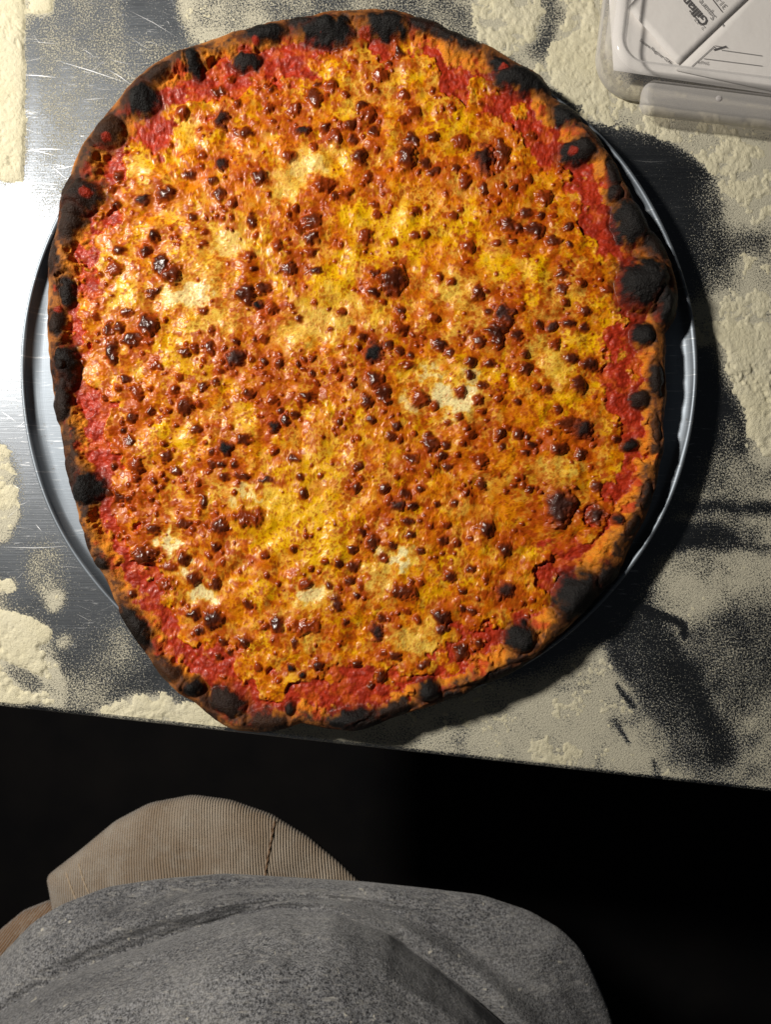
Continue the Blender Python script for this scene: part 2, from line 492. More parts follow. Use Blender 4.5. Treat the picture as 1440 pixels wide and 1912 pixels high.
sub('tray_base', Vp, np.concatenate([tray, und]), pan_root, m.m)
sub('rolled_rim', Vp, rim, pan_root, m.m)

# ================================================================== PIZZA
RX0, RY0, RW, RH = 50, -10, 1260, 1420         # raster window in photo pixels
X, Y = np.meshgrid(np.arange(RW) + RX0, np.arange(RH) + RY0)
X = X.astype(np.float32); Y = Y.astype(np.float32)
CX, CY = 668.0, 690.0
outline = [(640,18),(700,18),(760,25),(830,45),(900,80),(960,110),(1010,135),(1035,175),(1075,205),(1110,240),(1140,280),(1165,325),(1190,370),(1212,415),(1235,450),(1255,490),(1268,545),(1262,600),(1246,622),(1243,680),(1247,730),(1243,790),(1238,850),(1228,910),(1212,970),(1185,1020),(1160,1070),(1130,1105),(1085,1150),(1050,1185),(1000,1230),(950,1260),(900,1280),(850,1305),(800,1320),(760,1330),(710,1350),(660,1365),(600,1360),(560,1353),(530,1365),(480,1371),(440,1363),(400,1345),(365,1315),(320,1280),(285,1245),(260,1210),(235,1170),(205,1120),(185,1075),(165,1040),(150,990),(140,940),(125,890),(115,840),(105,790),(95,740),(88,690),(84,630),(86,560),(88,500),(95,440),(103,400),(120,340),(150,270),(190,215),(230,165),(275,125),(330,90),(390,70),(440,55),(500,40),(560,30),(600,22)]
oa = np.array([(math.atan2(y - CY, x - CX), math.hypot(x - CX, y - CY)) for x, y in outline])
oa = oa[np.argsort(oa[:, 0])]
rngp = np.random.RandomState(12)
_r = np.zeros(1024)
for _n, _a in ((24, 3.0), (61, 2.4), (140, 1.6), (300, .9)):
    _g = rngp.rand(_n) - .5; _x = np.arange(1024) / 1024 * _n; _i = _x.astype(int); _f = _x - _i; _f = _f * _f * (3 - 2 * _f)
    _r += _a * 2 * (_g[_i] * (1 - _f) + _g[(_i + 1) % _n] * _f)
RIMN = np.append(_r, _r[0])
def Rth(t):
    base = np.interp(t, np.concatenate([oa[:, 0] - 2 * np.pi, oa[:, 0], oa[:, 0] + 2 * np.pi]), np.tile(oa[:, 1], 3))
    k = (t + np.pi) / (2 * np.pi) * 1024
    return base + np.interp(k, np.arange(1025), RIMN)
TH = np.arctan2(Y - CY, X - CX); RR = np.hypot(X - CX, Y - CY)
RO = Rth(TH)
D = RO - RR                                     # px inside the outline
N1 = fbm(RH, RW, 90, 101, 4); N2 = fbm(RH, RW, 30, 102, 4); N3 = fbm(RH, RW, 9, 103, 3, .6); N4 = vnoise(RH, RW, 2.5, 104)
wX = (fbm(RH, RW, 16, 105, 3) - .5); wY = (fbm(RH, RW, 16, 106, 3) - .5)
wfX = (fbm(RH, RW, 6, 107, 2) - .5); wfY = (fbm(RH, RW, 6, 108, 2) - .5)

def arc(tbl, t):
    """piecewise value round the rim: list of (angle in degrees, clockwise from the top, value)"""
    a = (np.degrees(t) + 90) % 360
    k = sorted(tbl); xs = np.array([p[0] for p in k]); ys = np.array([p[1] for p in k])
    return np.interp(a, np.concatenate([xs - 360, xs, xs + 360]), np.tile(ys, 3))
# width of the crust and of the bare sauce band
cw = arc([(0,56),(15,58),(30,64),(45,62),(60,62),(75,78),(90,58),(105,52),(118,66),(128,78),(135,86),(150,58),(170,50),(185,46),(200,52),(210,62),(225,58),(240,48),(255,62),(268,56),(280,58),(292,70),(305,78),(318,78),(330,58),(345,62)], TH)
sw_ = arc([(0,28),(10,14),(18,62),(26,58),(34,46),(40,70),(48,62),(55,44),(66,44),(74,30),(82,58),(92,66),(100,58),(108,44),(116,34),(124,40),(134,52),(142,18),(150,30),(160,52),(170,40),(178,52),(186,66),(194,26),(200,52),(208,62),(216,60),(224,52),(232,40),(240,50),(248,44),(256,36),(262,66),(268,40),(276,22),(284,34),(292,16),(300,22),(308,16),(316,36),(324,56),(332,72),(340,84),(348,68),(354,50)], TH)
cw = cw * .86 + (N2 - .5) * 40
Dw = D + wX * 26 + wfX * 8
crust_in = cw
# cheese covers where Dw is past crust + sauce band, with ragged edge
cheese_f = Dw - cw - sw_ * .9 + (fbm(RH, RW, 42, 109, 4) - .5) * 130 + (N3 - .5) * 22
is_crust = Dw < cw
cheese_m = sstep(-6, 8, cheese_f) * (~is_crust)

# --- height (mm above the pizza's underside)
T = 11.5 + 4 * (fbm(RH, RW, 70, 111, 2) - .5) * 2 + 3.0 * (fbm(RH, RW, 34, 116, 2, .3) - .5)
q = np.clip(Dw / cw, 0, 2.5)
qo = np.clip(D / (cw * 0.5), 0, 1)
rise = np.sqrt(np.clip(1 - (1 - qo) ** 2, 0, 1))
fall = sstep(1.08, 0.45, q)
level = 6.0 + 1.6 * (N1 - .5)
Z = np.where(D < cw * .5, T * np.maximum(rise, 0.02), level + (T - level) * fall)
Z = Z + (N3 - .5) * .3 * (1 - cheese_m) * sstep(0, 16, D)
# sauce grain
sauce_w = sstep(0.85, 1.1, q) * (1 - cheese_m)
f1s, f2s, rvs = worley(X + wfX * 8, Y + wfY * 8, 7.0, 21)
Z += sauce_w * ((N3 - .5) * 1.1 + (1 - f1s) * 0.45 - 0.3 + (fbm(RH, RW, 22, 114, 3) - .5) * 3)
# cheese relief: low swells plus a skin of small bubbles and pits
f1, f2, rv = worley(X + wfX * 10, Y + wfY * 10, 11.0, 22)
g1, g2, rv2 = worley(X + wfX * 6 + 300, Y + wfY * 6, 6.0, 23)
h1, h2, rv3 = worley(X + wX * 20 + 90, Y + wY * 20, 19.0, 24)
Z += cheese_m * (1.0 + (fbm(RH, RW, 34, 112, 2, .35) - .5) * 4.2 + (fbm(RH, RW, 17, 113, 2, .25) - .5) * 1.0)

# --- painted composition of the cheese: pale curd, oily yellow pools, red windows
pale = np.zeros((RH, RW), np.float32); yel = np.zeros_like(pale); red = np.zeros_like(pale)
def stampq(cx, cy, rx, ry, rot=0.0, warp=1.0, fw=1.0, ext=1.6):
    m_ = int(max(rx, ry) * ext + 14)
    x0 = max(0, int(cx - RX0) - m_); x1 = min(RW, int(cx - RX0) + m_ + 1)
    y0 = max(0, int(cy - RY0) - m_); y1 = min(RH, int(cy - RY0) + m_ + 1)
    s = (slice(y0, y1), slice(x0, x1))
    k = max(rx, ry)
    dx = X[s] - cx + wX[s] * min(k, 40) * warp * .9 + wfX[s] * min(k, 14) * fw * .34
    dy = Y[s] - cy + wY[s] * min(k, 40) * warp * .9 + wfY[s] * min(k, 14) * fw * .34
    c, sn = math.cos(rot), math.sin(rot)
    return s, np.hypot((dx * c + dy * sn) / rx, (-dx * sn + dy * c) / ry)
def region(F_, lst):
    for a in lst:
        cx, cy, rx, ry = a[:4]; st = a[4] if len(a) > 4 else 1.0
        s, qq = stampq(cx, cy, rx, ry, 0, 1.8, 1.5, 2.0)
        F_[s] = np.maximum(F_[s], st * sstep(1.25, 0.45, qq))
region(pale, [(845,745,70,42,1),(800,700,45,20,.9),(880,700,30,22,.9),(770,760,25,28,.9),(430,450,60,38,.85),(345,548,80,32,.95),(400,600,70,30,.7),(590,600,85,46,.8),(640,560,40,30,.7),(575,305,50,34,.85),(530,340,45,30,.8),(620,270,30,18,.6),
 (318,1010,24,40,1),(350,1070,22,26,1),(378,1112,30,26,1),(270,1080,30,18,.7),(745,1045,52,24,1),(700,1080,24,40,.8),(580,1115,48,34,.95),(520,1150,30,18,.7),(450,925,52,16,.9),(500,930,40,30,.6),(770,1195,60,20,.8),(800,1170,30,20,.6),(1035,690,38,40,.7),(1010,640,24,40,.65),(1040,560,36,50,.6),(850,545,46,46,.7),(900,590,40,22,.6),(850,620,40,20,.5),
 (240,320,40,16,.7),(265,325,20,14,.9),(345,240,30,26,.7),(680,165,50,26,.5),(740,130,50,22,.4),(660,190,30,22,.5),(860,345,26,18,.7),(940,330,30,22,.5),(560,440,22,24,.5),(1060,870,70,14,.7),(1020,890,40,20,.5),(930,900,40,24,.35),(610,900,30,26,.35),(230,560,30,26,.6),(380,500,40,24,.6),(300,470,30,20,.4),(440,770,36,24,.2),(930,460,24,30,.4),(600,830,50,30,.25),(880,960,36,20,.25),(590,1200,30,22,.6),(430,1050,26,22,.3),(720,160,30,20,.5),(450,560,30,24,.5),(1080,540,20,30,.5),(830,150,40,16,.4),(520,610,50,26,.5),(700,590,40,30,.5)])
region(yel, [(730,420,95,42,1),(680,400,50,30,.9),(540,965,95,60,1),(600,1020,70,36,.9),(470,960,36,50,.8),(330,650,60,34,.9),(360,690,40,26,.8),(205,490,34,30,.9),(225,540,40,26,.8),(615,535,50,36,1),(840,245,56,36,.85),(790,200,40,20,.6),(580,880,60,34,.8),(620,850,40,26,.7),(250,565,30,18,.6),(500,1100,40,26,.7),(660,640,30,18,.5),(1000,350,30,20,.5),(930,490,40,26,.7),(1060,650,40,46,.7),(1060,740,40,30,.8),(760,680,40,18,.7),(650,210,36,20,.8),(860,430,40,30,.7),(300,530,40,22,.5),(690,470,70,20,.7),(660,800,46,26,.6),(730,850,30,20,.5),(640,940,50,20,.4),(640,1150,40,20,.6),(800,1110,30,30,.6),(840,1060,30,22,.5),(330,820,40,40,.6),(250,300,60,24,.6),(340,265,40,20,.6),(400,420,40,20,.5),(520,1000,60,30,.9),(980,1040,30,20,.3),(900,700,60,26,.5),(560,760,40,30,.4),(450,650,40,20,.4),(1000,500,26,26,.5),(1100,640,16,30,.6),(350,460,50,24,.4),(620,300,50,20,.5),(720,640,30,20,.7)])
region(red, [(590,385,40,26,.8),(560,235,30,22,.9),(860,362,30,20,.5),(500,590,26,34,.8),(508,790,26,34,.85),(745,855,34,18,.6),(1000,825,50,22,.7),(960,350,30,24,.5),(455,130,36,26,.9),(470,180,30,16,.6),(1010,760,20,20,.3),(1060,830,50,20,.5),(300,290,40,18,.7),(600,905,24,16,.5),(480,690,22,22,.4),(840,1130,26,18,.4),(230,390,30,30,.6),(250,770,30,40,.4),(545,240,30,16,.7),(940,640,20,20,.5),(880,1050,30,20,.4),(1010,980,40,24,.5),(1050,1040,46,30,.9),(980,1060,30,26,.6),(520,870,40,14,.5),(690,840,24,16,.4),(210,840,24,40,.6),(960,1120,40,30,.5)])
pale = pale ** 1.35
brown_n = fbm(RH, RW, 46, 131, 4, .6)
brn = sstep(0.47, 0.66, brown_n + 0.10 * (fbm(RH, RW, 14, 132, 3) - .5) * 2)
brn = np.clip(brn * (1 - .85 * pale) * (1 - .5 * yel), 0, 1)

c_pale = lin(255, 244, 184); c_cream = lin(252, 210, 84); c_yel = lin(248, 190, 2); c_org = lin(232, 140, 4)
c_dorg = lin(212, 104, 4); c_rust = lin(168, 62, 4); c_brown = lin(116, 46, 12); c_dark = lin(70, 28, 13); c_char = lin(11, 9, 9)
c_sauce = lin(188, 52, 20); c_sdk = lin(140, 32, 10); c_sor = lin(210, 92, 18); c_tan = lin(188, 128, 70); c_cbr = lin(136, 82, 42)
c_gold = lin(224, 138, 26); c_cdk = lin(58, 38, 26)

Ccol = np.zeros((RH, RW, 3), np.float32)
# cheese base
base = mix(np.broadcast_to(c_org, Ccol.shape).astype(np.float32), c_dorg, np.clip(sstep(.42, .7, fbm(RH, RW, 22, 141, 4, .6)) * .9, 0, 1))
base = mix(base, c_yel, np.clip(yel * (0.95 + .5 * (N2)) + sstep(.55, .75, fbm(RH, RW, 26, 142, 4)) * .8, 0, 1))
pn = sstep(.50, .66, fbm(RH, RW, 20, 143, 4, .65)) * .38
pl = np.clip(pale * (0.75 + .6 * N3) + pn * (1 - red), 0, 1)
net = sstep(0.10, 0.42, f2 - f1) # cell interiors
base = mix(base, c_cream, np.clip(pl * (1.05 - .35 * net), 0, 1))
base = mix(base, c_pale, np.clip((pale - .72) * 3, 0, 1) * .9)
base = mix(base, c_sauce, np.clip(red * (.4 + 1.0 * N3), 0, 1) * .85)
base = mix(base, c_rust, brn * (.05 + .5 * N3))
# dots: the tops of little bubbles brown first, everywhere but thinner on pale curd
thr1 = 0.30 + .26 * brn + .12 * (1 - pale) - .10 * yel
d1 = sstep(thr1 - .04, thr1 - .17, f1) * (rv > .34) * (1 - .65 * pale)
thr2 = 0.26 + .22 * brn + .06 * (1 - pale)
d2 = sstep(thr2, thr2 - .12, g1) * (rv2 > .45) * (1 - .45 * pale) * (1 - .3 * yel)
base = mix(base, c_dorg * .6 + c_rust * .4, np.clip(d2 * .9, 0, 1))
base = mix(base, c_rust, np.clip(d1 * (.45 + .4 * rv), 0, 1))
cells = sstep(.02, .16, f2 - f1)
base = base * (0.90 + 0.16 * N4[..., None])
Z += cheese_m * ((np.sqrt(np.clip(1 - (f1 / .62) ** 2, 0, 1)) - .4) * (0.10 + .42 * (rv > .34)) * (1 - .4 * pale) * (1 - .4 * yel) + (np.sqrt(np.clip(1 - (g1 / .6) ** 2, 0, 1)) - .5) * 0.09)
# pinholes in the pale curd
ph = sstep(.30, .12, g1) * (rv2 < .32) * np.clip(pale + .5 * yel, 0, 1)
Z -= cheese_m * ph * 0.5
base = mix(base, c_dorg, np.clip(ph * .8, 0, 1) * .8)

# sauce colour
sc_ = mix(np.broadcast_to(c_sauce, Ccol.shape).astype(np.float32), c_sdk, sstep(.35, .7, N3) * .75)
sc_ = mix(sc_, c_sor, sstep(.54, .74, fbm(RH, RW, 18, 151, 4)) * .8)
sc_ = mix(sc_, c_sdk, sstep(.5, .1, f1s) * .22)
# crust colour: browned outside, golden towards the sauce
crc = mix(np.broadcast_to(c_gold, Ccol.shape).astype(np.float32), c_dorg, sstep(.45, .7, N3) * .7)
outer = sstep(.86, .42, Dw / cw + (N2 - .5) * .7)
crc = mix(crc, c_cbr, outer * .80)
crc = mix(crc, c_cdk, np.clip(.8 * outer * sstep(.50, .64, fbm(RH, RW, 38, 161, 4, .6)) + .75 * outer * sstep(.5, .62, N3), 0, 1))
crc = mix(crc, c_tan, np.clip(sstep(16, 4, D) * sstep(.42, .56, fbm(RH, RW, 50, 162, 3)) * .9, 0, 1))
sm = sstep(.93, 1.03, Dw / cw)
Ccol = mix(crc, c_sauce, sm * 0); Ccol = crc * (1 - sm[..., None]) + sc_ * sm[..., None]
# a few smears of sauce up on the crust
smr = sstep(.60, .72, fbm(RH, RW, 24, 163, 4)) * sstep(.25, .7, Dw / cw) * (1 - sm)
Ccol = mix(Ccol, c_sauce, np.clip(smr, 0, 1) * .8)
Ccol = Ccol * (1 - cheese_m[..., None]) + base * cheese_m[..., None]
wet = 0.40 + 0.0 * X
wet = mix(wet, 0.72, (1 - sm)); wet = mix(wet, 0.52, sm * (1 - cheese_m)); wet = wet + cheese_m * (N3 - .5) * .16

label = np.where(cheese_m > .5, 2, np.where(Dw > cw * .98, 1, 0)).astype(np.int32)

# --- cheese bubbles: (x, y, rx, ry, darkness)  1 brown .. 2 dark .. 3 black
B = [(550,203,18,13,1),(690,215,15,15,1),(772,207,15,13,1.4),(758,223,14,8,1.4),(770,260,13,18,2),(903,297,20,32,2.6),(938,283,16,28,1.5),(672,290,16,18,1.6),(685,327,9,14,1.3),(757,293,20,24,1.6),(793,303,14,12,1.7),(810,318,14,10,1.7),(808,258,13,10,1.6),(603,345,22,16,1.1),(647,358,16,10,1.2),(700,378,9,8,1.3),(580,440,18,14,1.6),(583,410,20,14,1.5),(557,423,14,12,1.4),(518,457,12,12,1.4),(580,467,16,11,1.4),(683,438,16,13,1.3),(777,393,12,8,1.3),(848,402,10,10,1.3),(875,460,12,12,1.4),(863,263,20,13,1.4),(645,177,8,8,1.2),(690,163,9,9,1.1),(587,180,14,20,1.5),(620,157,12,12,1.4),(500,200,12,14,1.4),(593,155,8,5,1.6),(563,243,16,10,2.7),(655,233,13,10,1.5),(608,237,10,10,1.5),(660,257,10,10,1.5),(627,257,14,18,1.3),(540,290,14,14,1.2),(713,140,16,12,1.3),(753,177,12,10,1.3),(867,337,14,16,1.3),(903,353,10,12,1.5),(773,437,9,9,1.3),(793,435,9,9,1.3),(735,448,8,8,1.2),(950,420,14,14,1.7),(927,452,9,8,1.3),
(410,168,16,10,1.5),(340,210,15,14,1.2),(413,222,17,18,2.7),(443,193,9,9,1.2),(457,247,20,9,1.6),(378,290,8,8,1.3),(413,305,14,14,2.7),(352,325,16,10,1.8),(267,370,17,12,2.5),(308,362,20,16,1.8),(408,363,14,14,1.6),(433,377,10,12,1.4),(397,337,10,8,1.5),(485,330,18,14,1.8),(358,403,9,9,1.5),(287,440,12,12,2.2),(220,465,12,10,1.7),(220,330,10,14,1.5),(210,353,9,9,1.4),(217,383,10,10,1.6),(470,410,12,14,1.6),(430,145,8,7,1.2),
(213,500,18,13,1.4),(300,493,14,20,2.1),(323,510,20,20,1.5),(283,547,22,8,1.5,-.7),(378,578,11,9,1.4),(235,583,16,9,1.6),(273,607,22,20,2.1),(243,633,22,12,1.9),(210,657,16,22,2.2),(200,613,14,14,1.7),(220,610,12,12,1.6),(342,657,12,10,1.5),(393,617,10,10,1.4),(393,647,11,14,1.7),(440,670,17,23,2.4,.6),(457,550,16,20,1.9),(480,567,11,11,3),(333,703,9,9,1.2),(325,728,11,11,1.4),(377,720,11,13,1.5),(400,713,8,8,1.5),(462,733,13,12,1.5),(257,730,13,18,1.4,-.5),(290,683,14,10,1.4),(233,707,10,8,1.8),(343,760,15,17,1.5),(313,767,8,8,1.4),(367,800,12,9,1.5),(420,837,13,16,3),(243,780,12,14,1.7),(240,823,9,14,1.7),(310,850,14,10,1.5),(253,870,17,18,1.4),(328,878,12,9,1.5),(417,890,15,9,1.5),(452,887,16,8,1.7),(453,820,20,12,1.6),(210,870,8,8,1.6),(305,827,9,8,1.2),(378,937,10,14,1.7),(240,933,8,8,1.6),(200,920,10,9,1.6),
(538,502,20,12,1.6),(590,505,16,9,2.0),(490,537,16,14,1.8),(733,520,27,28,1.9),(727,540,12,11,2.6),(697,543,14,10,2.0),(700,510,8,14,1.8,.4),(820,513,9,9,1.3),(893,545,13,16,1.6),(748,610,18,14,1.4),(810,592,14,9,1.2),(637,580,10,9,1.4),(557,592,9,7,1.5),(698,655,19,22,3),(725,643,10,11,1.8),(677,627,11,9,1.7),(823,643,16,12,2.0,.5),(840,657,9,10,1.7),(927,623,20,28,2.2),(943,590,17,28,2.3),(893,635,13,15,1.7),(913,582,10,9,1.9),(700,707,17,18,1.9),(713,733,14,24,1.9),(683,750,13,17,1.9),(723,750,11,11,1.8),(783,742,21,20,1.2),(812,758,12,11,1.0),(572,737,16,10,1.8),(507,745,11,10,1.3),(660,717,10,9,1.5),(693,782,11,9,1.7),(632,787,9,8,1.5),(510,797,12,13,2.8),(740,795,12,10,1.7),(730,813,12,10,1.5),(800,813,12,10,1.7),(802,830,17,17,1.6),(770,857,16,12,1.7),(833,830,10,8,1.6),(827,850,12,10,1.8),(855,848,7,7,1.8),(837,872,13,8,1.7),(897,860,17,17,1.3),(900,903,11,13,1.6),(883,810,11,9,1.4),(933,807,13,11,1.7),(938,833,8,11,1.6),(902,768,10,9,1.3),(893,745,10,9,1.3),(930,742,11,8,1.4),(858,778,9,8,1.2),(837,788,8,7,1.2),(877,698,9,9,1.7),(880,673,11,12,1.8),(917,677,12,8,1.5),(763,680,14,9,1.4),(668,817,7,7,1.3),(740,890,7,7,1.6),(717,913,11,12,1.8),(757,923,12,11,1.8),(743,943,13,12,2.3),(773,943,14,10,2.1),(785,913,9,8,1.6),(547,855,15,9,1.6),(560,890,9,11,1.6),(565,918,11,10,1.7),(493,897,16,7,2.3),(550,773,9,9,1.6),(817,940,9,9,1.5),(848,938,8,8,1.5),
(1050,512,13,12,1.7),(1093,580,14,12,1.6),(1033,608,13,12,2.3),(1063,603,13,9,2.0),(1093,612,11,8,2.1),(1085,528,11,10,1.4),(968,623,13,14,2.0),(983,660,10,9,1.6),(985,688,13,12,1.6),(1070,670,15,12,2.0),(1100,680,17,15,2.1),(1083,718,14,17,1.7),(1023,725,10,9,1.6),(1043,763,8,8,1.5),(967,750,9,9,1.6),(968,810,11,13,1.6),(1043,840,18,13,1.5),(1087,847,13,12,1.8),(1060,790,20,16,1.6),(1090,800,28,19,2.8,-.3),(1115,907,10,12,1.6),(1003,720,8,8,1.3),(983,843,10,8,1.7),
(993,252,11,10,1.4),(988,333,8,10,1.4),(1020,367,18,16,1.4),(982,397,14,10,1.8),(997,430,20,17,2.0),(1032,447,16,11,1.7),(1060,422,11,10,1.8),(967,423,12,12,1.8),(1063,457,9,7,1.8),(1010,400,9,8,1.7),
(270,1035,25,18,1.6),(283,988,14,10,1.6),(407,982,17,15,1.6),(463,965,30,18,1.4),(343,1043,13,13,1.5),(360,1080,14,15,1.5),(310,1093,22,13,1.1),(400,1090,12,13,1.7),(398,1157,22,18,2.2),(360,1147,15,11,2.0),(373,1177,10,9,2.1),(462,1128,11,10,1.5),(415,1197,8,9,1.7),(457,1200,13,15,1.8),(430,1218,7,8,1.8),(408,1227,9,8,1.7),(247,1107,9,8,1.6),(317,1057,14,8,1.2),(343,980,14,10,1.5),(400,1020,9,9,1.6),
(697,1013,15,16,1.6),(660,1025,14,10,1.7),(732,1017,11,8,1.6),(632,1053,8,10,1.7),(660,1058,15,11,1.6),(652,1085,12,11,1.7),(753,1100,32,16,1.5),(627,1127,12,17,1.9,-.4),(515,1165,13,18,1.9),(573,1170,30,15,1.3),(702,1182,13,19,2.7),(823,1153,18,15,2.2),(828,1175,14,10,1.7),(860,1217,16,16,2.0),(740,1225,14,10,1.6),(842,1077,11,12,1.8),(863,1103,11,9,1.7),(908,990,18,16,2.0),(827,1010,12,10,1.8),(763,973,14,10,1.9),(767,998,10,9,1.7),(878,1005,6,6,1.7),(943,1103,18,18,2.6),(580,1062,7,7,1.6),(543,1248,9,9,2.9),(563,1258,9,8,2.9),(593,1243,13,8,2.1),(713,1263,12,12,1.8),(667,1240,11,9,1.6),(493,1038,10,8,1.4),(943,1027,16,15,1.8),(787,1028,9,9,1.5),(880,1063,10,9,1.6),(790,1240,18,9,1.6),(693,1280,8,8,1.7),(880,1142,9,8,1.6),(613,1093,8,8,1.6),(552,1200,7,13,1.6),(1047,945,33,40,2.3),(1115,960,18,22,2.3),(1150,968,12,12,2.9)]
explicit = [b if len(b) > 5 else (*b, 0.0) for b in B]
rngb = np.random.RandomState(77)
taken = [(b[0], b[1], max(b[2], b[3])) for b in explicit]
extra = []
tries = 0
while len(extra) < 680 and tries < 60000:
    tries += 1
    x = rngb.uniform(130, 1200); y = rngb.uniform(70, 1320)
    ix, iy = int(x - RX0), int(y - RY0)
    if cheese_m[iy, ix] < .5 and rngb.rand() > .10: continue
    if is_crust[iy, ix]: continue
    p = (0.07 + 1.2 * brn[iy, ix] ** 1.5) * (1 - .80 * pale[iy, ix]) * (1 - .55 * yel[iy, ix])
    if rngb.rand() > p: continue
    r = float(np.clip(rngb.lognormal(1.62, .45), 2.6, 13))
    tx = np.array(taken)
    dd = np.hypot(tx[:, 0] - x, tx[:, 1] - y) - (tx[:, 2] + r) * .74
    if dd.min() < 0: continue
    taken.append((x, y, r)); a = rngb.uniform(.68, 1.0)
    extra.append((x, y, r, r * a, float(np.clip(1.05 + .75 * brn[iy, ix] + rngb.normal(0, .22), .8, 2.2)), rngb.uniform(0, 3.1)))
allb = sorted(explicit + extra, key=lambda b: b[2] * b[3])
n_all = len(allb)
bub = np.zeros((RH, RW), np.float32)
bl = np.zeros((RH, RW), np.int32)
lumpn = fbm(RH, RW, 7, 171, 3, .6)
halo = np.zeros((RH, RW), np.float32)
for b in allb:
    s, qq = stampq(b[0], b[1], b[2] * 2.4, b[3] * 2.4, b[5], 1.5, 1.2)
    halo[s] = np.maximum(halo[s], sstep(1, .35, qq) * (0.3 if b[4] < 1.3 else (.62 if b[4] < 1.8 else .95)))
Ccol = mix(Ccol, c_rust, halo * .80 * (1 - .7 * pale) * np.clip(cheese_m + .3, 0, 1) * (.4 + .8 * N3))
for k, b in enumerate(allb):
    cx_, cy_, rx, ry, dk, rot = b
    s, qq = stampq(cx_, cy_, rx, ry, rot, .95, 1.2)
    hgt = min(rx, ry) * 0.369 * (0.62 if max(rx, ry) < 14 else .52)
    dome = hgt * np.clip(1 - qq * qq, 0, 1) ** .78
    nw = dome > bub[s]
    bub[s] = np.where(nw, dome, bub[s])
    t = sstep(1.30, .66, qq + (N3[s] - .5) * .5)
    rim = sstep(1.1, .35, qq)
    col = c_brown * (2 - dk) + c_dark * (dk - 1) if dk <= 2 and dk >= 1 else (c_rust * (1 - dk) * 1.0 + c_brown * dk if dk < 1 else c_dark * (3 - min(dk, 3)) + c_char * (min(dk, 3) - 2))
    if dk < 1.5: col = col * .62 + c_rust * .38
    if max(rx, ry) < 7.5: col = col * .55 + c_rust * .45
    ln = (0.72 + .62 * lumpn[s])[..., None]
    cc = (col * rim[..., None] + (c_rust * .7 + col * .3) * (1 - rim[..., None])) * ln
    Ccol[s] = Ccol[s] * (1 - t[..., None]) + cc * t[..., None]
    wet[s] = wet[s] * (1 - t) + t * (0.34 if dk < 2.3 else 0.62)
    if k >= n_all - 295:
        bl[s] = np.where((qq < .98) & nw, 1000 + k, bl[s])
Z += bub + sstep(.1, .9, bub) * (lumpn - .5) * .35
label = np.where(bl > 0, bl, label)

# --- charred blisters on the crust: (x, y, rx, ry, rot, blackness 0..1, height mm)
K = [(270,190,34,30,-.5,1,5),(297,140,28,15,-.4,.8,3),(365,122,14,32,-.2,1,4),(205,250,32,32,0,.72,6),(150,372,48,34,-.15,.92,7),(130,415,24,34,.3,.85,3),(460,115,30,18,-.2,.97,5),(495,62,48,22,-.15,1,4),(610,62,58,29,.1,1,6),(560,42,24,12,.2,.95,3),(725,52,46,27,0,1,4.5),(800,50,36,18,.2,.95,3),(850,75,48,16,.4,.95,3.5),(975,152,60,28,.25,1,6),(932,122,22,11,.3,1,3),(1060,213,30,26,.4,1,5),(1075,287,34,23,-.1,.98,4.5),(1144,330,13,30,-.2,.95,3),(1146,366,17,16,0,.97,4),(1178,420,36,48,-.3,1,6),(1196,535,49,52,0,1,13),(1245,575,24,38,.1,1,6),(1197,628,21,26,.1,1,5),(1222,712,16,34,-.1,.95,4),(1194,746,18,19,0,.92,4),(1178,832,17,12,0,.98,4),(1205,925,13,26,.2,.9,3),(1082,1112,52,46,-.3,1,7),(1140,1085,26,30,.5,.97,3),(970,1190,31,30,0,1,6),(1030,1210,44,12,-.65,.95,2.5),(800,1287,25,21,0,1,6),(860,1296,52,17,-.3,.97,3.5),(945,1258,60,15,-.42,.97,2.5),(660,1342,58,24,-.15,1,5),(740,1322,44,14,-.3,.9,2.5),(500,1345,40,24,.1,.80,3),(543,1322,11,13,0,.95,4),(428,1310,38,26,.25,.92,5),(365,1281,21,18,0,1,5),(310,1252,34,18,.6,.62,3),(246,1172,30,50,-.45,.97,6),(190,1050,20,14,.2,.92,4),(160,1015,10,20,-.3,.75,2),(162,910,36,33,.2,1,5.5),(128,880,16,30,-.2,.8,3),(127,690,24,48,-.05,.98,7),(116,752,20,44,.05,.92,4),(106,605,18,24,0,.9,3),(128,545,14,36,.1,.97,5),(98,480,12,36,.05,.85,2.5),(120,345,18,22,.6,.85,3),(1180,980,14,22,.5,.8,2.5),(1225,800,10,30,-.05,.6,2),(1110,255,14,30,-.7,.7,2),(690,1352,40,12,-.2,.95,2),(1225,460,22,30,-.5,.95,3)]
charn = fbm(RH, RW, 8, 181, 3, .6)
cm_tot = np.zeros((RH, RW), np.float32)
Zs = blur(Z.astype(np.float64), 26)
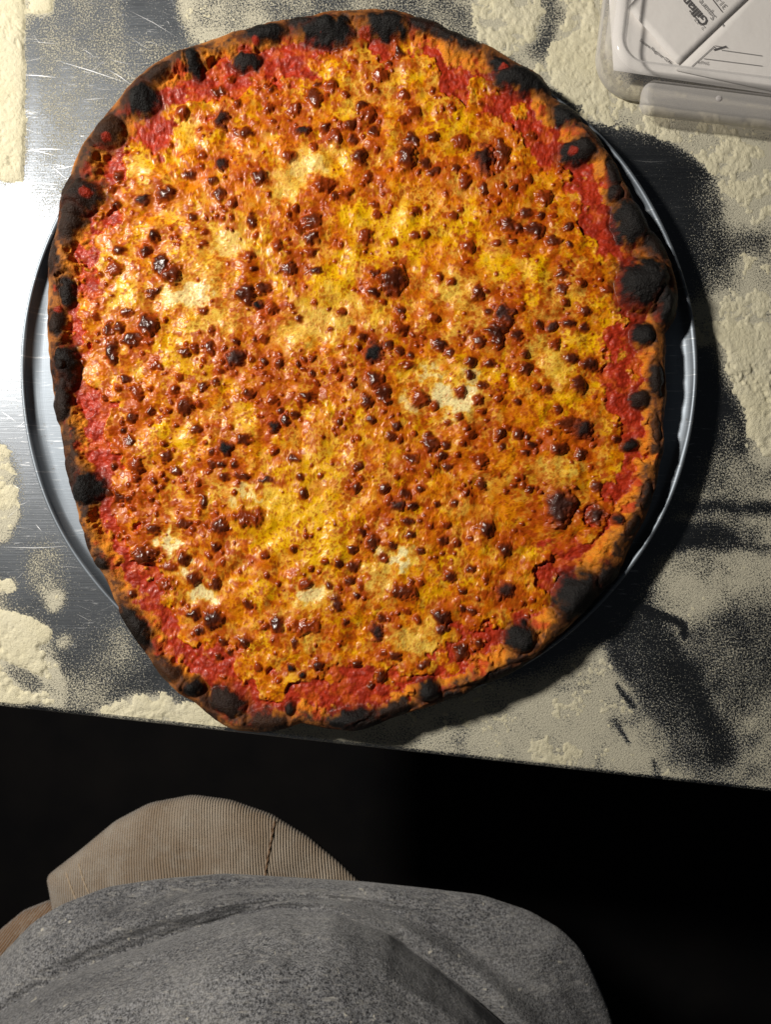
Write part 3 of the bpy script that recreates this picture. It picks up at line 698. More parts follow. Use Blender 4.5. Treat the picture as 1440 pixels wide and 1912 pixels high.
for k, b in enumerate(K):
    cx_, cy_, rx, ry, rot, bk, hg = b
    s, qq = stampq(cx_, cy_, rx, ry, rot, .30, .25)
    s, qc = stampq(cx_, cy_, rx, ry, rot, .75, .9)
    dome = hg * np.clip(1 - qq * qq, 0, 1) ** .8
    mz = sstep(1.25, .85, qq); Z[s] = Z[s] * (1 - mz) + Zs[s] * mz
    Zs[s] = Zs[s] + dome * .5
    Z[s] = Z[s] + dome * .95 + (charn[s] - .5) * .75 * sstep(1.1, .7, qq)
    t = sstep(1.24, .68, qc + (charn[s] - .5) * .4) * (.80 + .2 * bk)
    col = (c_cbr * .45 * (1 - bk) + c_char * bk)
    brownring = sstep(1.55, .95, qq + (N3[s] - .5) * .5) * .5
    Ccol[s] = Ccol[s] * (1 - brownring[..., None]) + (c_dark * 1.1) * brownring[..., None]
    Ccol[s] = Ccol[s] * (1 - t[..., None]) + col * (0.65 + .7 * charn[s])[..., None] * t[..., None]
    wet[s] = wet[s] * (1 - t) + t * .52
    cm_tot[s] = np.maximum(cm_tot[s], t)
    label[s] = np.where(qq < 1.0, 100 + k, label[s])
# sauce flecks stuck on blisters
for (cx_, cy_, rx, ry) in [(205,265,9,8),(168,367,11,10),(1068,287,9,8),(600,70,0.1,0.1),(455,95,16,8),(478,80,10,7),(680,68,12,14),(110,580,8,7),(940,130,10,5)]:
    s, qq = stampq(cx_, cy_, rx, ry)
    t = sstep(1.15, .6, qq)
    Ccol[s] = Ccol[s] * (1 - .85 * t[..., None]) + (c_sdk * .7 + c_sauce * .3) * (.5 + N3[s])[..., None] * .85 * t[..., None]; Z[s] += .5 * np.clip(1 - qq * qq, 0, 1); wet[s] = wet[s] * (1 - t) + .4 * t
s, qq = stampq(122, 684, 9, 9, 0, .1, .1); Z[s] += 2.2 * np.clip(1 - qq * qq, 0, 1) ** .5
Z += (N4 - .5) * 0.05 * sstep(0, 10, D)
Z = np.maximum(Z, .3)

# --- the surface: a square grid mapped to the outline, wrapped over the rim and closed underneath
NN = 405
ii = np.arange(-NN, NN + 1)
I, J = np.meshgrid(ii, ii)
k_ = np.maximum(np.abs(I), np.abs(J)); kk = np.maximum(k_, 1)
ang = np.where(np.abs(I) >= np.abs(J), np.where(I >= 0, (np.pi / 4) * J / kk, np.pi - (np.pi / 4) * J / kk),
               np.where(J >= 0, np.pi / 2 - (np.pi / 4) * I / kk, -np.pi / 2 + (np.pi / 4) * I / kk))
ang = (ang + np.pi) % (2 * np.pi) - np.pi
u_ = k_ / NN
rho = u_
Ro = Rth(ang)
gx = CX + rho * Ro * np.cos(ang); gy = CY + rho * Ro * np.sin(ang)
gz = bil(Z, gx - RX0, gy - RY0)
ring = k_ == NN
gz = np.where(ring, 2.6 + 1.2 * np.sin(7 * ang) * .5, gz)
Z0 = 0.0275
P = W(gx, gy, Z0)
def pan_z(x, y):
    r = np.hypot(x - pc[0], y - pc[1])
    return np.interp(r, [0, .2235, .2300, .2345, .2368, .30], [.0132, .0132, .0135, .0190, .0206, .0208])
basez = 0.0210 - .004 * (1 - rho ** 2) + .001 * np.sin(P[..., 0] * 23 + 1) * np.cos(P[..., 1] * 19)
P[..., 2] = basez + gz * 0.001
Vt = P.reshape(-1, 3)
nI = 2 * NN + 1
idx = np.arange(nI * nI).reshape(nI, nI)
Qt = np.stack([idx[:-1, :-1], idx[:-1, 1:], idx[1:, 1:], idx[1:, :-1]], -1).reshape(-1, 4)
Nz = np.cross(Vt[Qt[0, 2]] - Vt[Qt[0, 0]], Vt[Qt[0, 3]] - Vt[Qt[0, 1]])
if Nz[2] < 0: Qt = Qt[:, ::-1].copy()
Ct = bil(Ccol, gx - RX0, gy - RY0).reshape(-1, 3)
Wt = bil(wet.astype(np.float32), gx - RX0, gy - RY0).ravel()
fcx = gx.ravel()[Qt].mean(1); fcy = gy.ravel()[Qt].mean(1)
Lt = label[np.clip((fcy - RY0 + .5).astype(int), 0, RH - 1), np.clip((fcx - RX0 + .5).astype(int), 0, RW - 1)]
# underside: rings going down and in from the rim
loop = np.concatenate([idx[0, :-1], idx[:-1, -1], idx[-1, :0:-1], idx[:0:-1, 0]])
la = ang.ravel()[loop]
prev = loop; Vs = [Vt]; nv = len(Vt); Qs = [Qt]; Cs = [Ct]; Ws = [Wt]; Ls = [Lt]
lz = basez.ravel()[loop]; lzt = Vt[loop][:, 2]
cl = W(CX, CY, 0.0)
noise_c = fbm(40, len(loop), 60, 301, 4)[5]
for fr, dz in ((1.000, .55), (.994, .25), (.982, .05), (.93, 0.0), (.5, -.0), (.02, 0)):
    xy = np.stack([Vt[loop][:, 0], Vt[loop][:, 1]], -1)
    cxy = np.array([W(CX, CY, Z0)[0], W(CX, CY, Z0)[1]])
    pxy = cxy + (xy - cxy) * fr
    zz = lz + .0012 + (lzt - lz) * dz if fr > .95 else np.full(len(loop), .0218 if fr > .9 else (.0185 if fr > .4 else .0165))
    new = np.arange(nv, nv + len(loop))
    Vs.append(np.concatenate([pxy, zz[:, None]], 1)); nv += len(loop)
    pr, nr = np.roll(prev, -1), np.roll(new, -1)
    Qs.append(np.stack([prev, new, nr, pr], -1)); 
    Cs.append(np.broadcast_to(c_cbr * .7, (len(loop), 3)) * (0.5 + noise_c[:, None])); Ws.append(np.full(len(loop), .75)); Ls.append(np.zeros(len(loop), np.int32))
    prev = new
VA = np.concatenate(Vs); QA = np.concatenate(Qs); CA = np.concatenate(Cs); WA = np.concatenate(Ws); LA = np.concatenate(Ls)
# make the skirt face outwards
n0 = len(Qt)
t0 = QA[n0]; nn = np.cross(VA[t0[2]] - VA[t0[0]], VA[t0[3]] - VA[t0[1]]); rad = VA[t0[0]] - np.array([*W(CX, CY, Z0)[:2], 0])
if (nn[0] * rad[0] + nn[1] * rad[1]) < 0: QA[n0:] = QA[n0:, ::-1]
NA = vnormals(VA, QA)

def food_mat(name, spec, coat, bump_sc, bump_st, sss=0.0, rmul=1.0, speck=None):
    m = Mat(name)
    v = m.coord('Object')
    a = m.attr('Col'); n1 = m.noise(v, bump_sc, 3, .6); n2 = m.noise(v, bump_sc * 2.7, 2, .5)
    c = m.mixc(m.ramp(n2, [(.30, .30), (.55, 0.0)]), a.outputs['Color'], (0, 0, 0), 'MIX') if speck is None else m.mixc(m.ramp(n2, [(.52, 0), (.68, speck[0])]), a.outputs['Color'], speck[1])
    c = m.mixc(0.22, c, m.mixc(n1, (0.55, 0.5, 0.45), (1.25, 1.22, 1.2)), 'MULTIPLY')
    m.plug(c, 'Base Color')
    rr = m.math('ADD', m.math('MULTIPLY', m.attr('Rough').outputs['Fac'], rmul), m.math('MULTIPLY', m.math('SUBTRACT', n1, .5), .25), True)
    m.plug(rr, 'Roughness')
    m.set(Specular_IOR_Level=spec)
    if coat:
        m.set(Coat_Weight=coat, Coat_Roughness=0.16, Coat_IOR=1.45)
    if sss:
        m.set(Subsurface_Weight=sss, Subsurface_Radius=(1.0, .45, .15), Subsurface_Scale=.002)
    m.plug(m.bump(n2, bump_st * .7, .0006, m.bump(n1, bump_st, .001)), 'Normal')
    return m.m
M_crust = food_mat('baked_crust', .25, 0, 900, .5, speck=(.55, (0.05, .03, .02)))
M_sauce = food_mat('tomato_sauce', .32, .06, 800, .2)
M_cheese = food_mat('browned_mozzarella', .30, .06, 700, .05)
M_bub = food_mat('browned_cheese_bubble', .38, .12, 900, .12)
M_char = food_mat('charred_dough', .20, 0, 800, .8, speck=(.22, (0.06, .055, .05)))

pizza = empty('pizza', (float(W(CX, CY, Z0)[0]), float(W(CX, CY, Z0)[1]), 0.0215))
tag(pizza, 'large round cheese pizza with charred blistered crust lying on the metal pan', 'pizza')
off = np.array(pizza.location)
order = np.argsort(LA, kind='stable'); LS = LA[order]
ub, st = np.unique(LS, return_index=True); en = np.append(st[1:], len(LS))
parts = {}
def emit(name, faces, parent, mat):
    u, iv = np.unique(faces, return_inverse=True)
    me = mesh_np(name, VA[u] - off, iv.reshape(-1, 4))
    set_col(me, 'Col', CA[u]); set_f(me, 'Rough', WA[u])
    me.normals_split_custom_set_from_vertices(NA[u])
    return link(name, me, parent, mat)
faces = {int(l): QA[order[a:b]] for l, a, b in zip(ub, st, en)}
crust = emit('crust', faces[0], pizza, M_crust)
sauce = emit('tomato_sauce', faces[1], pizza, M_sauce)
cheese = emit('melted_cheese', faces[2], pizza, M_cheese)
for l, f in faces.items():
    if 100 <= l < 1000:
        o = emit('charred_blister', f, crust, M_char)
    elif l >= 1000:
        o = emit('cheese_bubble', f, cheese, M_char if allb[l - 1000][4] > 2.5 else M_bub)

# ================================================================== CLEAR PLASTIC BOX WITH ORDER TICKETS
ang_t = math.atan(-0.125)
bx = np.array([math.cos(ang_t), math.sin(ang_t)])       # along the table edge, to the right
by = np.array([-bx[1], bx[0]])                          # away from the person
BZ = 0.034
corner = W(1100, 184, 0.0)[:2]                          # sharp corner the rounded corner is cut from
box = empty('clear_plastic_box', (corner[0], corner[1], 0.0))
box.rotation_euler = (0, 0, ang_t)
tag(box, 'clear shallow plastic box with side handle holding white order tickets', 'box')
mp = Mat('clear_polycarbonate')
tr = mp.node('ShaderNodeBsdfTransparent'); tr.inputs[0].default_value = (0.975, 0.97, 0.968, 1)
mp.set(Base_Color=(0.60, 0.58, 0.575, 1), Roughness=0.09, Specular_IOR_Level=.9)
v = mp.coord('Object'); nn_ = mp.noise(v, 55, 3, .6); n9 = mp.noise(v, 1500, 1, .5)
mp.plug(mp.bump(nn_, .10, .002), 'Normal')
lw = mp.node('ShaderNodeLayerWeight'); lw.inputs['Blend'].default_value = 0.45
ms = mp.node('ShaderNodeMixShader')
mp.link(mp.ramp(lw.outputs['Facing'], [(0.0, .14), (.35, .34), (.8, .92)]), ms.inputs[0])
mp.link(tr.outputs[0], ms.inputs[1]); mp.link(mp.bsdf.outputs[0], ms.inputs[2]); mp.link(ms.outputs[0], mp.out.inputs[0])
mfz = Mat('frosted_polycarbonate')
tr = mfz.node('ShaderNodeBsdfTransparent'); tr.inputs[0].default_value = (0.93, 0.91, 0.93, 1)
v = mfz.coord('Object'); ng = mfz.noise(v, 1300, 2, .6)
mfz.plug(mfz.mixc(ng, (0.52, .50, .49), (.74, .72, .70)), 'Base Color'); mfz.set(Roughness=.38)
mfz.plug(mfz.bump(ng, .5, .0005), 'Normal')
ms = mfz.node('ShaderNodeMixShader'); ms.inputs[0].default_value = .50
lw = mfz.node('ShaderNodeLayerWeight'); lw.inputs['Blend'].default_value = 0.4
mfz.link(mfz.ramp(lw.outputs['Facing'], [(0, .42), (.6, .62), (1, .95)]), ms.inputs[0])
mfz.link(tr.outputs[0], ms.inputs[1]); mfz.link(mfz.bsdf.outputs[0], ms.inputs[2]); mfz.link(ms.outputs[0], mfz.out.inputs[0])

BW, BH = 0.30, 0.20
def rrect(off_, r, n=14):
    """rounded rectangle, inset by off_, corner at 0,0"""
    r = max(r - off_, .002)
    pts = []
    for (cx_, cy_, a0) in ((off_ + r, off_ + r, 180), (BW - off_ - r, off_ + r, 270), (BW - off_ - r, BH - off_ - r, 0), (off_ + r, BH - off_ - r, 90)):
        for k in range(n + 1):
            a = math.radians(a0 + 90 * k / n)
            pts.append((cx_ + r * math.cos(a), cy_ + r * math.sin(a)))
    return np.array(pts)
def sweep(name, profile, rad, mat, parent, cap=False):
    loops = [np.c_[rrect(o_, rad), np.full(60, z_)] for o_, z_ in profile]
    n = len(loops[0]); V = np.concatenate(loops)
    id_ = np.arange(len(V)).reshape(len(profile), n); ir = np.roll(id_, -1, 1)
    Q = np.stack([id_[:-1], ir[:-1], ir[1:], id_[1:]], -1).reshape(-1, 4)
    me = bpy.data.meshes.new(name)
    fs = Q.tolist()
    if cap: fs.append(id_[-1].tolist())
    me.from_pydata(V.tolist(), [], fs)
    for p in me.polygons: p.use_smooth = True
    return link(name, me, parent, mat)
RC = 0.030
mpan = mp.m.copy(); mpan.name = 'clear_lid_panel'
for nd in mpan.node_tree.nodes:
    if nd.type == 'VALTORGB':
        for e_, c_ in zip(nd.color_ramp.elements, (.05, .10, .6)): e_.color = (c_, c_, c_, 1)
sweep('box_wall', [(0.0030, 0.0008), (0.0008, 0.0016), (0.0, 0.004), (0.0004, 0.0135), (0.0012, 0.0150), (0.0028, 0.0160), (0.0036, 0.0180), (0.0042, 0.0275), (0.0050, 0.0300)], RC, mp.m, box)
sweep('lid_ridge', [(0.0050, 0.0300), (0.0062, 0.0318), (0.0078, 0.0325), (0.0098, 0.0325), (0.0114, 0.0317), (0.0130, 0.0290), (0.0142, 0.0268), (0.0160, 0.0258)], RC, mp.m, box)
sweep('lid_panel', [(0.0160, 0.0258), (0.0175, 0.0257)], RC, mpan, box, True)
sweep('box_floor', [(0.0030, 0.0008), (0.006, 0.0007)], RC, mpan, box, True)

# handle lug on the near side
def lug():
    x0, x1, y0, y1 = 0.034, 0.27, -0.0140, 0.0075
    r = 0.0075
    bm = bmesh.new()
    loops = []
    for off_, z_ in ((0.0, .012), (-.0004, .015), (0.0, .0185), (.0010, .0208), (.0028, .0220), (.006, .0222)):
        pts = []
        rr = max(r - off_, .001)
        for (cx_, cy_, a0) in ((x0 + r, y0 + r, 180), (x1 - r, y0 + r, 270), (x1 - r, y1 - r, 0), (x0 + r, y1 - r, 90)):
            for k in range(9):
                a = math.radians(a0 + 90 * k / 8)
                pts.append((cx_ + rr * math.cos(a), cy_ + rr * math.sin(a) - (0.0012 * math.sin((cx_ - x0) * 18) if cy_ < 0 else 0), z_))
        loops.append([bm.verts.new(p) for p in pts])
    for a, b in zip(loops[:-1], loops[1:]):
        for i in range(len(a)):
            bm.faces.new((a[i], a[(i + 1) % len(a)], b[(i + 1) % len(a)], b[i]))
    bm.faces.new(loops[-1])
    me = bpy.data.meshes.new('handle_lug'); bm.to_mesh(me); bm.free()
    for p in me.polygons: p.use_smooth = True
    return me
lg = link('handle_lug', lug(), box, mfz.m)
bm = bmesh.new()
bmesh.ops.create_uvsphere(bm, u_segments=16, v_segments=8, radius=.0022)
for vv in bm.verts: vv.co = Vector((vv.co.x, vv.co.y, vv.co.z * .45)) + Vector((0.086, -0.0015, .0222))
me = bpy.data.meshes.new('moulding_pip'); bm.to_mesh(me); bm.free()
for p in me.polygons: p.use_smooth = True
link('moulding_pip', me, lg, mfz.m)

# order tickets inside the box
mpaper = Mat('thermal_paper')
v = mpaper.coord('Object'); n1 = mpaper.noise(v, 25, 4, .6)
mpaper.plug(mpaper.mixc(n1, (.82, .79, .76), (.90, .88, .86)), 'Base Color'); mpaper.set(Roughness=.7)
mpaper.plug(mpaper.bump(n1, .25, .004), 'Normal')
mink = simple_mat('black_print', (.07, .067, .07), .6)
mgrey = simple_mat('grey_print', (.24, .235, .235), .6)
def ticket(name, quad_px, z, label_, curl=.0015, seed=0):
    """paper with corners given in photo pixels at height z, gently curled; origin at its first corner"""
    c = [W(x, y, z) for x, y in quad_px]
    o0 = c[0]
    n = 14
    V, Q = [], []
    rng = np.random.RandomState(seed)
    ph = rng.rand(4) * 6
    for lay_ in (0, 1):
        for i in range(n + 1):
            for j in range(n + 1):
                s_, t_ = i / n, j / n
                p = c[0] * (1 - s_) * (1 - t_) + c[1] * s_ * (1 - t_) + c[2] * s_ * t_ + c[3] * (1 - s_) * t_
                dz = curl * (math.sin(3 * s_ + ph[0]) * .5 + math.sin(4 * t_ + ph[1]) * .5) * .5
                V.append(p - o0 + np.array([0, 0, dz - lay_ * .00012]))
    k = n + 1
    for lay_ in (0, 1):
        for i in range(n):
            for j in range(n):
                a = lay_ * k * k + i * k + j
                f = [a, a + 1, a + k + 1, a + k]
                Q.append(f if lay_ == 0 else f[::-1])
    for i in range(n):
        for (a, b) in ((i, i + 1), (n * k + i, n * k + i + 1), (i * k, (i + 1) * k), (i * k + n, (i + 1) * k + n)):
            Q.append([a, b, b + k * k, a + k * k])
    o = link(name, mesh_np(name, np.array(V), Q), None, mpaper.m)
    o.location = o0
    tag(o, label_, 'ticket', 'order tickets in the clear box')
    return o
def write(parent, name, body, px, py, z, size_px, angle, mat, bold=0.0, mirror=False):
    cu = bpy.data.curves.new('t', 'FONT'); cu.body = body; cu.size = 1.0; cu.offset = bold; cu.extrude = 0.0; cu.resolution_u = 2
    tmp = bpy.data.objects.new('t', cu); COL.objects.link(tmp)
    dg = bpy.context.evaluated_depsgraph_get(); dg.update()
    me = bpy.data.meshes.new_from_object(tmp.evaluated_get(dg))
    bpy.data.objects.remove(tmp)
    s_ = size_px * (H - z) / F
    p = W(px, py, z)
    ca, sa = math.cos(math.radians(angle)), math.sin(math.radians(angle))
    for vv in me.vertices:
        x_, y_ = vv.co.x * s_, vv.co.y * s_
        vv.co = (p[0] + x_ * ca - y_ * sa - parent.location.x, p[1] + x_ * sa + y_ * ca - parent.location.y, z - parent.location.z)
    return link(name, me, parent, mat)
def rule(parent, name, x1, y1, x2, y2, wd, z, mat):
    a = W(x1, y1, z); b = W(x2, y2, z); d = (b - a)[:2]; d /= np.linalg.norm(d); nn = np.array([-d[1], d[0], 0]) * wd * (H - z) / F / 2
    L = np.array(parent.location)
    return link(name, mesh_np(name, np.array([a - nn - L, b - nn - L, b + nn - L, a + nn - L]), [[0, 1, 2, 3]], False), parent, mat)
tC = ticket('order_ticket', [(1136, -30), (1146, 132), (1600, 200), (1600, -80)], .0150, 'white ticket printed with a register number, lowest in the box', .0003, 3)
write(tC, 'printed_text', 'Square Register 0246', 1194, 77, .0158, 8.6, -37, mink, .004)
tB = ticket('order_ticket', [(1262, 132), (1440, -50), (1640, -20), (1620, 210)], .0160, 'white ticket with ruled lines at the right of the box', .0003, 5)
tA = ticket('order_ticket', [(1172, 16), (1266, 121), (1416, -22), (1300, -130)], .0176, 'white ticket with a bold printed name, topmost in the box', .0005, 9)
zA = .0184
write(tA, 'printed_name', 'Gillian O', 1325, 40, zA, 25, 132, mink, .012)
write(tA, 'printed_text', '2 of 3', 1318, 52, zA, 11, 132, mgrey)
write(tA, 'printed_text', 'Square Order', 1338, 32, zA, 16, 130, mgrey)
write(tA, 'printed_text', '31-Jan', 1359, 12, zA, 15, 132, mgrey)
rule(tA, 'printed_or_edge_line', 1349, 23, 1322, -12, 1.8, zA, mink)
zB = .0167
rule(tB, 'printed_or_edge_line', 1334, 87, 1292, 125, 1.5, zB, mgrey)  # grey line added to draw a paper edge, not print
rule(tB, 'printed_or_edge_line', 1335, 86, 1360, 90, 1.0, zB, mgrey)
rule(tB, 'printed_or_edge_line', 1347, 94, 1424, 105, 1.0, zB, mgrey)
rule(tB, 'printed_or_edge_line', 1314, 110, 1424, 124, 1.0, zB, mgrey)
write(tB, 'printed_text', 'mPNG', 1302, 119, zB, 8, -8, mgrey)
rule(tB, 'pen_mark', 1333, 94, 1357, 87, 2.6, zB + .0001, mink)
rule(tB, 'pen_mark', 1333, 87, 1338, 92, 1.5, zB + .0002, mink)
rule(tB, 'pen_mark', 1350, 50, 1352, 46, 1.8, zB + .0001, mink)

# ================================================================== PERSON AT THE TABLE (shirt and trousers in view)
person = empty('person', (-0.03, -0.45, FLOOR_Z))
tag(person, 'person in flour-dusted grey T-shirt and tan corduroy trousers standing at the table', 'person')
poff = np.array(person.location)
def resample(pts, n, kw=9):
    p = np.array(pts, float); d = np.r_[0, np.cumsum(np.hypot(*np.diff(p, axis=0).T))]
    # smooth with Catmull-Rom through the points
    t = np.linspace(0, d[-1], n)
    out = np.stack([np.interp(t, d, p[:, 0]), np.interp(t, d, p[:, 1])], -1)
    kern = np.ones(kw) / kw
    for a in (0, 1):
        pad = np.pad(out[:, a], kw // 2, mode='reflect', reflect_type='odd'); out[:, a] = np.convolve(pad, kern, 'valid')
    return out
def closed_loft(rows_front, depth, nb=40):
    """rows of front-curve world points, each closed behind by half an ellipse"""
    L = []
    for k, r in enumerate(rows_front):
        a, b = r[-1], r[0]
        t = np.linspace(0, np.pi, nb + 2)[1:-1]
        dp = depth[k] if hasattr(depth, '__len__') else depth
        mid = (a + b) / 2; ax = (a - b) / 2
        back = mid + np.cos(t)[:, None] * ax + np.sin(t)[:, None] * np.array([0, -dp, 0])
        L.append(np.concatenate([r, back]))
    L = np.array(L)
    n, mloop = L.shape[:2]
    V = L.reshape(-1, 3); id_ = np.arange(n * mloop).reshape(n, mloop); ir = np.roll(id_, -1, 1)
    Q = np.stack([id_[:-1], ir[:-1], ir[1:], id_[1:]], -1).reshape(-1, 4)
    return V, Q
NFR = 420
hem = resample([(-190,2010),(-120,1912),(0,1785),(60,1722),(110,1690),(200,1655),(300,1640),(420,1630),(560,1638),(680,1645),(800,1658),(900,1670),(990,1700),(1050,1735),(1085,1770),(1110,1820),(1135,1880),(1160,1960),(1175,2010)], NFR)
crease = resample([(-220,2080),(-100,1950),(0,1888),(100,1832),(200,1790),(330,1744),(430,1714),(520,1694),(620,1700),(720,1736),(800,1794),(880,1856),(950,1918),(1010,1980),(1050,2080)], NFR)
bot = resample([(-260,2330),(0,2330),(400,2330),(800,2330),(1100,2330)], NFR)
tt = np.linspace(0, 1, NFR)
sn = fbm(260, NFR, 60, 401, 4); sn2 = fbm(260, NFR, 24, 402, 4); sn3 = vnoise(260, NFR, 150, 403, 26); sn4 = vnoise(260, NFR, 120, 404, 9) * .6 + vnoise(260, NFR, 60, 405, 5) * .4
rows = []
def sh_row(c, zarr):
    s = (H - zarr) / F
    return np.stack([(c[:, 0] - 720) * s, (956 - c[:, 1]) * s, zarr], -1)
# underside turn of the hem
for dz in (-.022, -.010, -.003):
    c = hem.copy(); c[:, 1] += 7
    rows.append(sh_row(c, np.full(NFR, -.105 + dz)))
nr1, nr2 = 60, 150
for k in range(nr1):
    a = k / nr1
    c = hem * (1 - a) + crease * a
    zb_ = -.103 + .052 * a ** .8
    zb_ = zb_ + (sn[k * 2] - .5) * .024 * a + (sn3[k * 2] - .5) * .036 * math.sin(math.pi * a) - .009 * (1 - .85 * sstep(.45, .68, tt)) * math.exp(-((a - 1) / .25) ** 2)
    rows.append(sh_row(c, zb_ + (sn2[k] - .5) * .004))
for k in range(nr2):
    a = k / (nr2 - 1)
    c = crease * (1 - a) + bot * a
    rs = 1 - .85 * sstep(.45, .68, tt)
    zb_ = -.051 + .015 * (1 - math.exp(-a / .05)) + .165 * a ** .85 - .009 * rs * math.exp(-(a / .06) ** 2) - .010 * (1 - rs) * math.exp(-a / .3)
    bulge = .02 * np.sin(np.pi * tt) * (1 - a)
    zb_ = zb_ + bulge * min(1, a * 6) + (sn[120 + k // 2] - .5) * .012 + (sn2[60 + k] - .5) * .005 + (sn4[60 + k] - .5) * .011
    rows.append(sh_row(c, zb_))
last = rows[-1].copy()
for dz, dy in ((.03, -.01), (.08, -.03), (.14, -.05), (.20, -.09), (.22, -.14)):
    r = last.copy(); r[:, 2] = last[:, 2].mean() + dz; r[:, 1] += dy; r[:, 0] = r[:, 0] * (1 - dz * .6); rows.append(r)
V, Q = closed_loft(rows, .22)
ms_ = Mat('grey_marl_cotton_with_flour')
v = ms_.coord('Object')
weave = ms_.noise(ms_.coord('Object', scale=(1, .7, 1)), 680, 2, .75); mot = ms_.noise(ms_.coord('Object', scale=(.6, 1.2, 1), rot=(0, 0, .3)), 430, 4, .8); big_ = ms_.noise(v, 9, 6, .65); fl_ = ms_.noise(v, 110, 3, .55)
streak = ms_.noise(ms_.coord('Object', scale=(9, 60, 40), rot=(0, 0, .25)), 1, 5, .7)
streak2 = ms_.noise(ms_.coord('Object', scale=(60, 420, 300), rot=(0, 0, -.1)), 1, 3, .7)
c = ms_.mixc(ms_.ramp(weave, [(.34, 0), (.66, 1)]), (.010, .0105, .013), (.30, .302, .315))
c = ms_.mixc(ms_.ramp(mot, [(.50, 0), (.64, .6)]), c, (.32, .31, .30))
c = ms_.mixc(ms_.ramp(mot, [(.36, .75), (.48, 0)]), c, (.025, .025, .028))
c = ms_.mixc(ms_.ramp(big_, [(.48, 0), (.72, .38)]), c, (.38, .375, .37))
c = ms_.mixc(ms_.ramp(big_, [(.32, .5), (.46, 0)]), c, (.04, .04, .045))
c = ms_.mixc(ms_.ramp(streak, [(.54, 0), (.74, .42)]), c, (.44, .43, .415))
c = ms_.mixc(ms_.ramp(streak2, [(.56, 0), (.74, .55)]), c, (.46, .44, .40))
c = ms_.mixc(ms_.ramp(fl_, [(.69, 0), (.74, .75)]), c, (.66, .62, .52))
ms_.plug(c, 'Base Color'); ms_.set(Roughness=.95, Specular_IOR_Level=.1, Sheen_Weight=.25, Sheen_Roughness=.5)
ms_.plug(ms_.bump(weave, .8, .0010, ms_.bump(streak, .5, .005)), 'Normal')
link('shirt', mesh_np('shirt', V - poff, Q), person, ms_.m)

def cord_mat(name, c1, c2, rot, period=.0025):
    m = Mat(name)
    tc = m.node('ShaderNodeTexCoord'); mp_ = m.node('ShaderNodeMapping'); m.link(tc.outputs['Object'], mp_.inputs[0]); mp_.inputs['Rotation'].default_value = (0, 0, rot)
    sx = m.node('ShaderNodeSeparateXYZ'); m.link(mp_.outputs[0], sx.inputs[0])
    wob = m.noise(tc.outputs['Object'], 9, 3, .5)
    ph = m.math('ADD', m.math('MULTIPLY', sx.outputs[0], 2 * math.pi / period), m.math('MULTIPLY', wob, 22.0))
    wv = m.math('ADD', m.math('MULTIPLY', m.math('SINE', ph), .5), .5)
    fz = m.noise(tc.outputs['Object'], 1000, 3, .7); bg = m.noise(tc.outputs['Object'], 13, 5, .65)
    c = m.mixc(wv, tuple(.5 * x for x in c1), c1)
    c = m.mixc(m.ramp(bg, [(.38, 0), (.66, .7)]), c, c2)
    c = m.mixc(m.ramp(m.noise(tc.outputs['Object'], 60, 5, .75), [(.5, 0), (.72, .45)]), c, (.52, .48, .41))
    c = m.mixc(.35, c, m.mixc(fz, (.3, .3, .3), (1.5, 1.5, 1.5)), 'MULTIPLY')
    m.plug(c, 'Base Color'); m.set(Roughness=.95, Specular_IOR_Level=.1, Sheen_Weight=.3)
    m.plug(m.bump(fz, .5, .0008, m.bump(wv, 1.0, .0016)), 'Normal')
    return m.m
cord = cord_mat('tan_corduroy', (.42, .31, .21), (.50, .43, .345), -.12)
cord_shade = cord_mat('shaded_tan_corduroy', (.27, .15, .07), (.30, .18, .10), .6)  # same tan corduroy, with the shade on hip and right leg coloured in
trousers = empty('trousers', (0, 0, 0)); trousers.parent = person
def leg(name, pts, ztop, zline, mat, slope=1.0, under=True, down=True):
    c0 = resample(pts, 200, 5)
    cen = c0.mean(0)
    cen = np.array([cen[0], c0[:, 1].max() + 10])
    n1_ = fbm(120, 200, 40, int(pts[0][0]) % 97 + 500, 4)
    rows = []
    for k in range(40):
        a = k / 39
        c = cen * (1 - a) * .75 + c0 * (1 - (1 - a) * .75)
        zz = ztop + (zline - ztop) * (1 - math.sqrt(max(0, 1 - a * a)) * 1.0) + (n1_[k] - .5) * .014
        rows.append(sh_row(c, np.full(200, 0.0) + zz))
    base_ = rows[-1]
    ctr = base_.mean(0)
    if down:
        for k in range(1, 40):
            a = k / 39
            zz = zline + (FLOOR_Z + .05 - zline) * a
            sc_ = 1 - .10 * min(1, a * 6) - .32 * a
            r = base_.copy()
            r[:, :2] = ctr[:2] + (base_[:, :2] - ctr[:2]) * sc_ + np.array([0, -.34 * a - .03 * min(1, a * 6)])
            r[:, 2] = zz + (n1_[60 + k // 2] - .5) * .006
            rows.append(r)
    V, Q = closed_loft(rows, .10, 40)
    return link(name, mesh_np(name, V - poff, Q), trousers, mat)
leg('trouser_leg', [(120,1830),(104,1730),(94,1680),(86,1636),(88,1634),(150,1586),(215,1532),(280,1498),(360,1483),(430,1492),(510,1520),(580,1562),(640,1612),(690,1660),(730,1740),(745,1800)], -.128, -.165, cord)
leg('trouser_leg', [(760,1960),(780,1820),(840,1740),(930,1715),(1010,1735),(1070,1775),(1108,1830),(1130,1890),(1140,1960)], -.150, -.20, cord_shade)
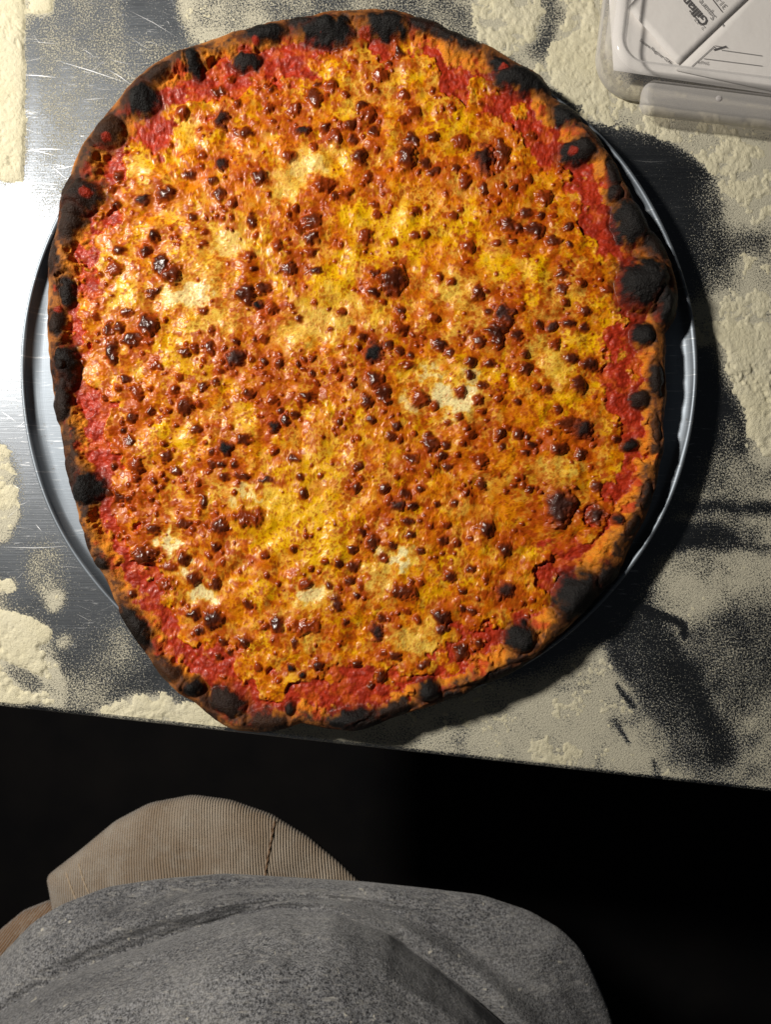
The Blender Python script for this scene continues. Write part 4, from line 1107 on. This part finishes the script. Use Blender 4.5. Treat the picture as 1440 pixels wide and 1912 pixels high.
leg('hip_panel', [(-160,1990),(-90,1850),(-30,1765),(0,1735),(45,1698),(95,1678),(150,1690),(190,1760),(200,1860)], -.140, -.19, cord_shade)
# turned pocket edge with stitching at the left of the thigh
def tube(name, pts_px, z, rad_px, mat, parent, sx=1.0):
    P_ = [W(x, y, zz) for (x, y), zz in zip(pts_px, z)]
    V, Q = [], []; n = 8
    for i, p in enumerate(P_):
        d = P_[min(i + 1, len(P_) - 1)] - P_[max(i - 1, 0)]; d /= np.linalg.norm(d)
        a = np.cross(d, [0, 0, 1.0]); a /= np.linalg.norm(a); b = np.cross(a, d)
        r = rad_px * (H - z[i]) / F
        for k in range(n):
            t = 2 * math.pi * k / n
            V.append(p + a * r * sx * math.cos(t) + b * r * math.sin(t))
    for i in range(len(P_) - 1):
        for k in range(n):
            Q.append([i * n + k, i * n + (k + 1) % n, (i + 1) * n + (k + 1) % n, (i + 1) * n + k])
    return link(name, mesh_np(name, np.array(V) - poff, Q), parent, mat)
from mathutils.bvhtree import BVHTree
lg0 = [o for o in trousers.children if o.name.startswith('trouser_leg')][0]
bvh = BVHTree.FromPolygons([tuple(np.array(v_.co) + poff) for v_ in lg0.data.vertices], [tuple(p_.vertices) for p_ in lg0.data.polygons])
def on_leg(pts):
    zs = []
    for x, y in pts:
        d = Vector(((x - 720) / F, (956 - y) / F, -1)).normalized()
        h_ = bvh.ray_cast(Vector((0, 0, H)), d)[0]
        zs.append((h_.z if h_ is not None else -.165) + .0004)
    return zs
def seam(name, pts, rad, mat):
    p = resample(pts, 24)[1:-1]; p = [tuple(a) for a in p]
    tube(name, p, on_leg(p), rad, mat, trousers)
stitch = simple_mat('pale_stitching', (.46, .36, .25), .9)
seam('stitching', [(122,1624),(130,1650),(142,1680),(152,1700)], 1.1, stitch)
seam('stitching', [(146,1608),(154,1640),(166,1668),(176,1690)], 1.1, stitch)
seam('side_seam', [(514,1528),(508,1560),(502,1590),(494,1640)], 1.9, cord_shade)
print('TRIS', sum(len(o.data.loops) // 2 for o in bpy.data.objects if o.type == 'MESH'), 'bubbles', n_all)
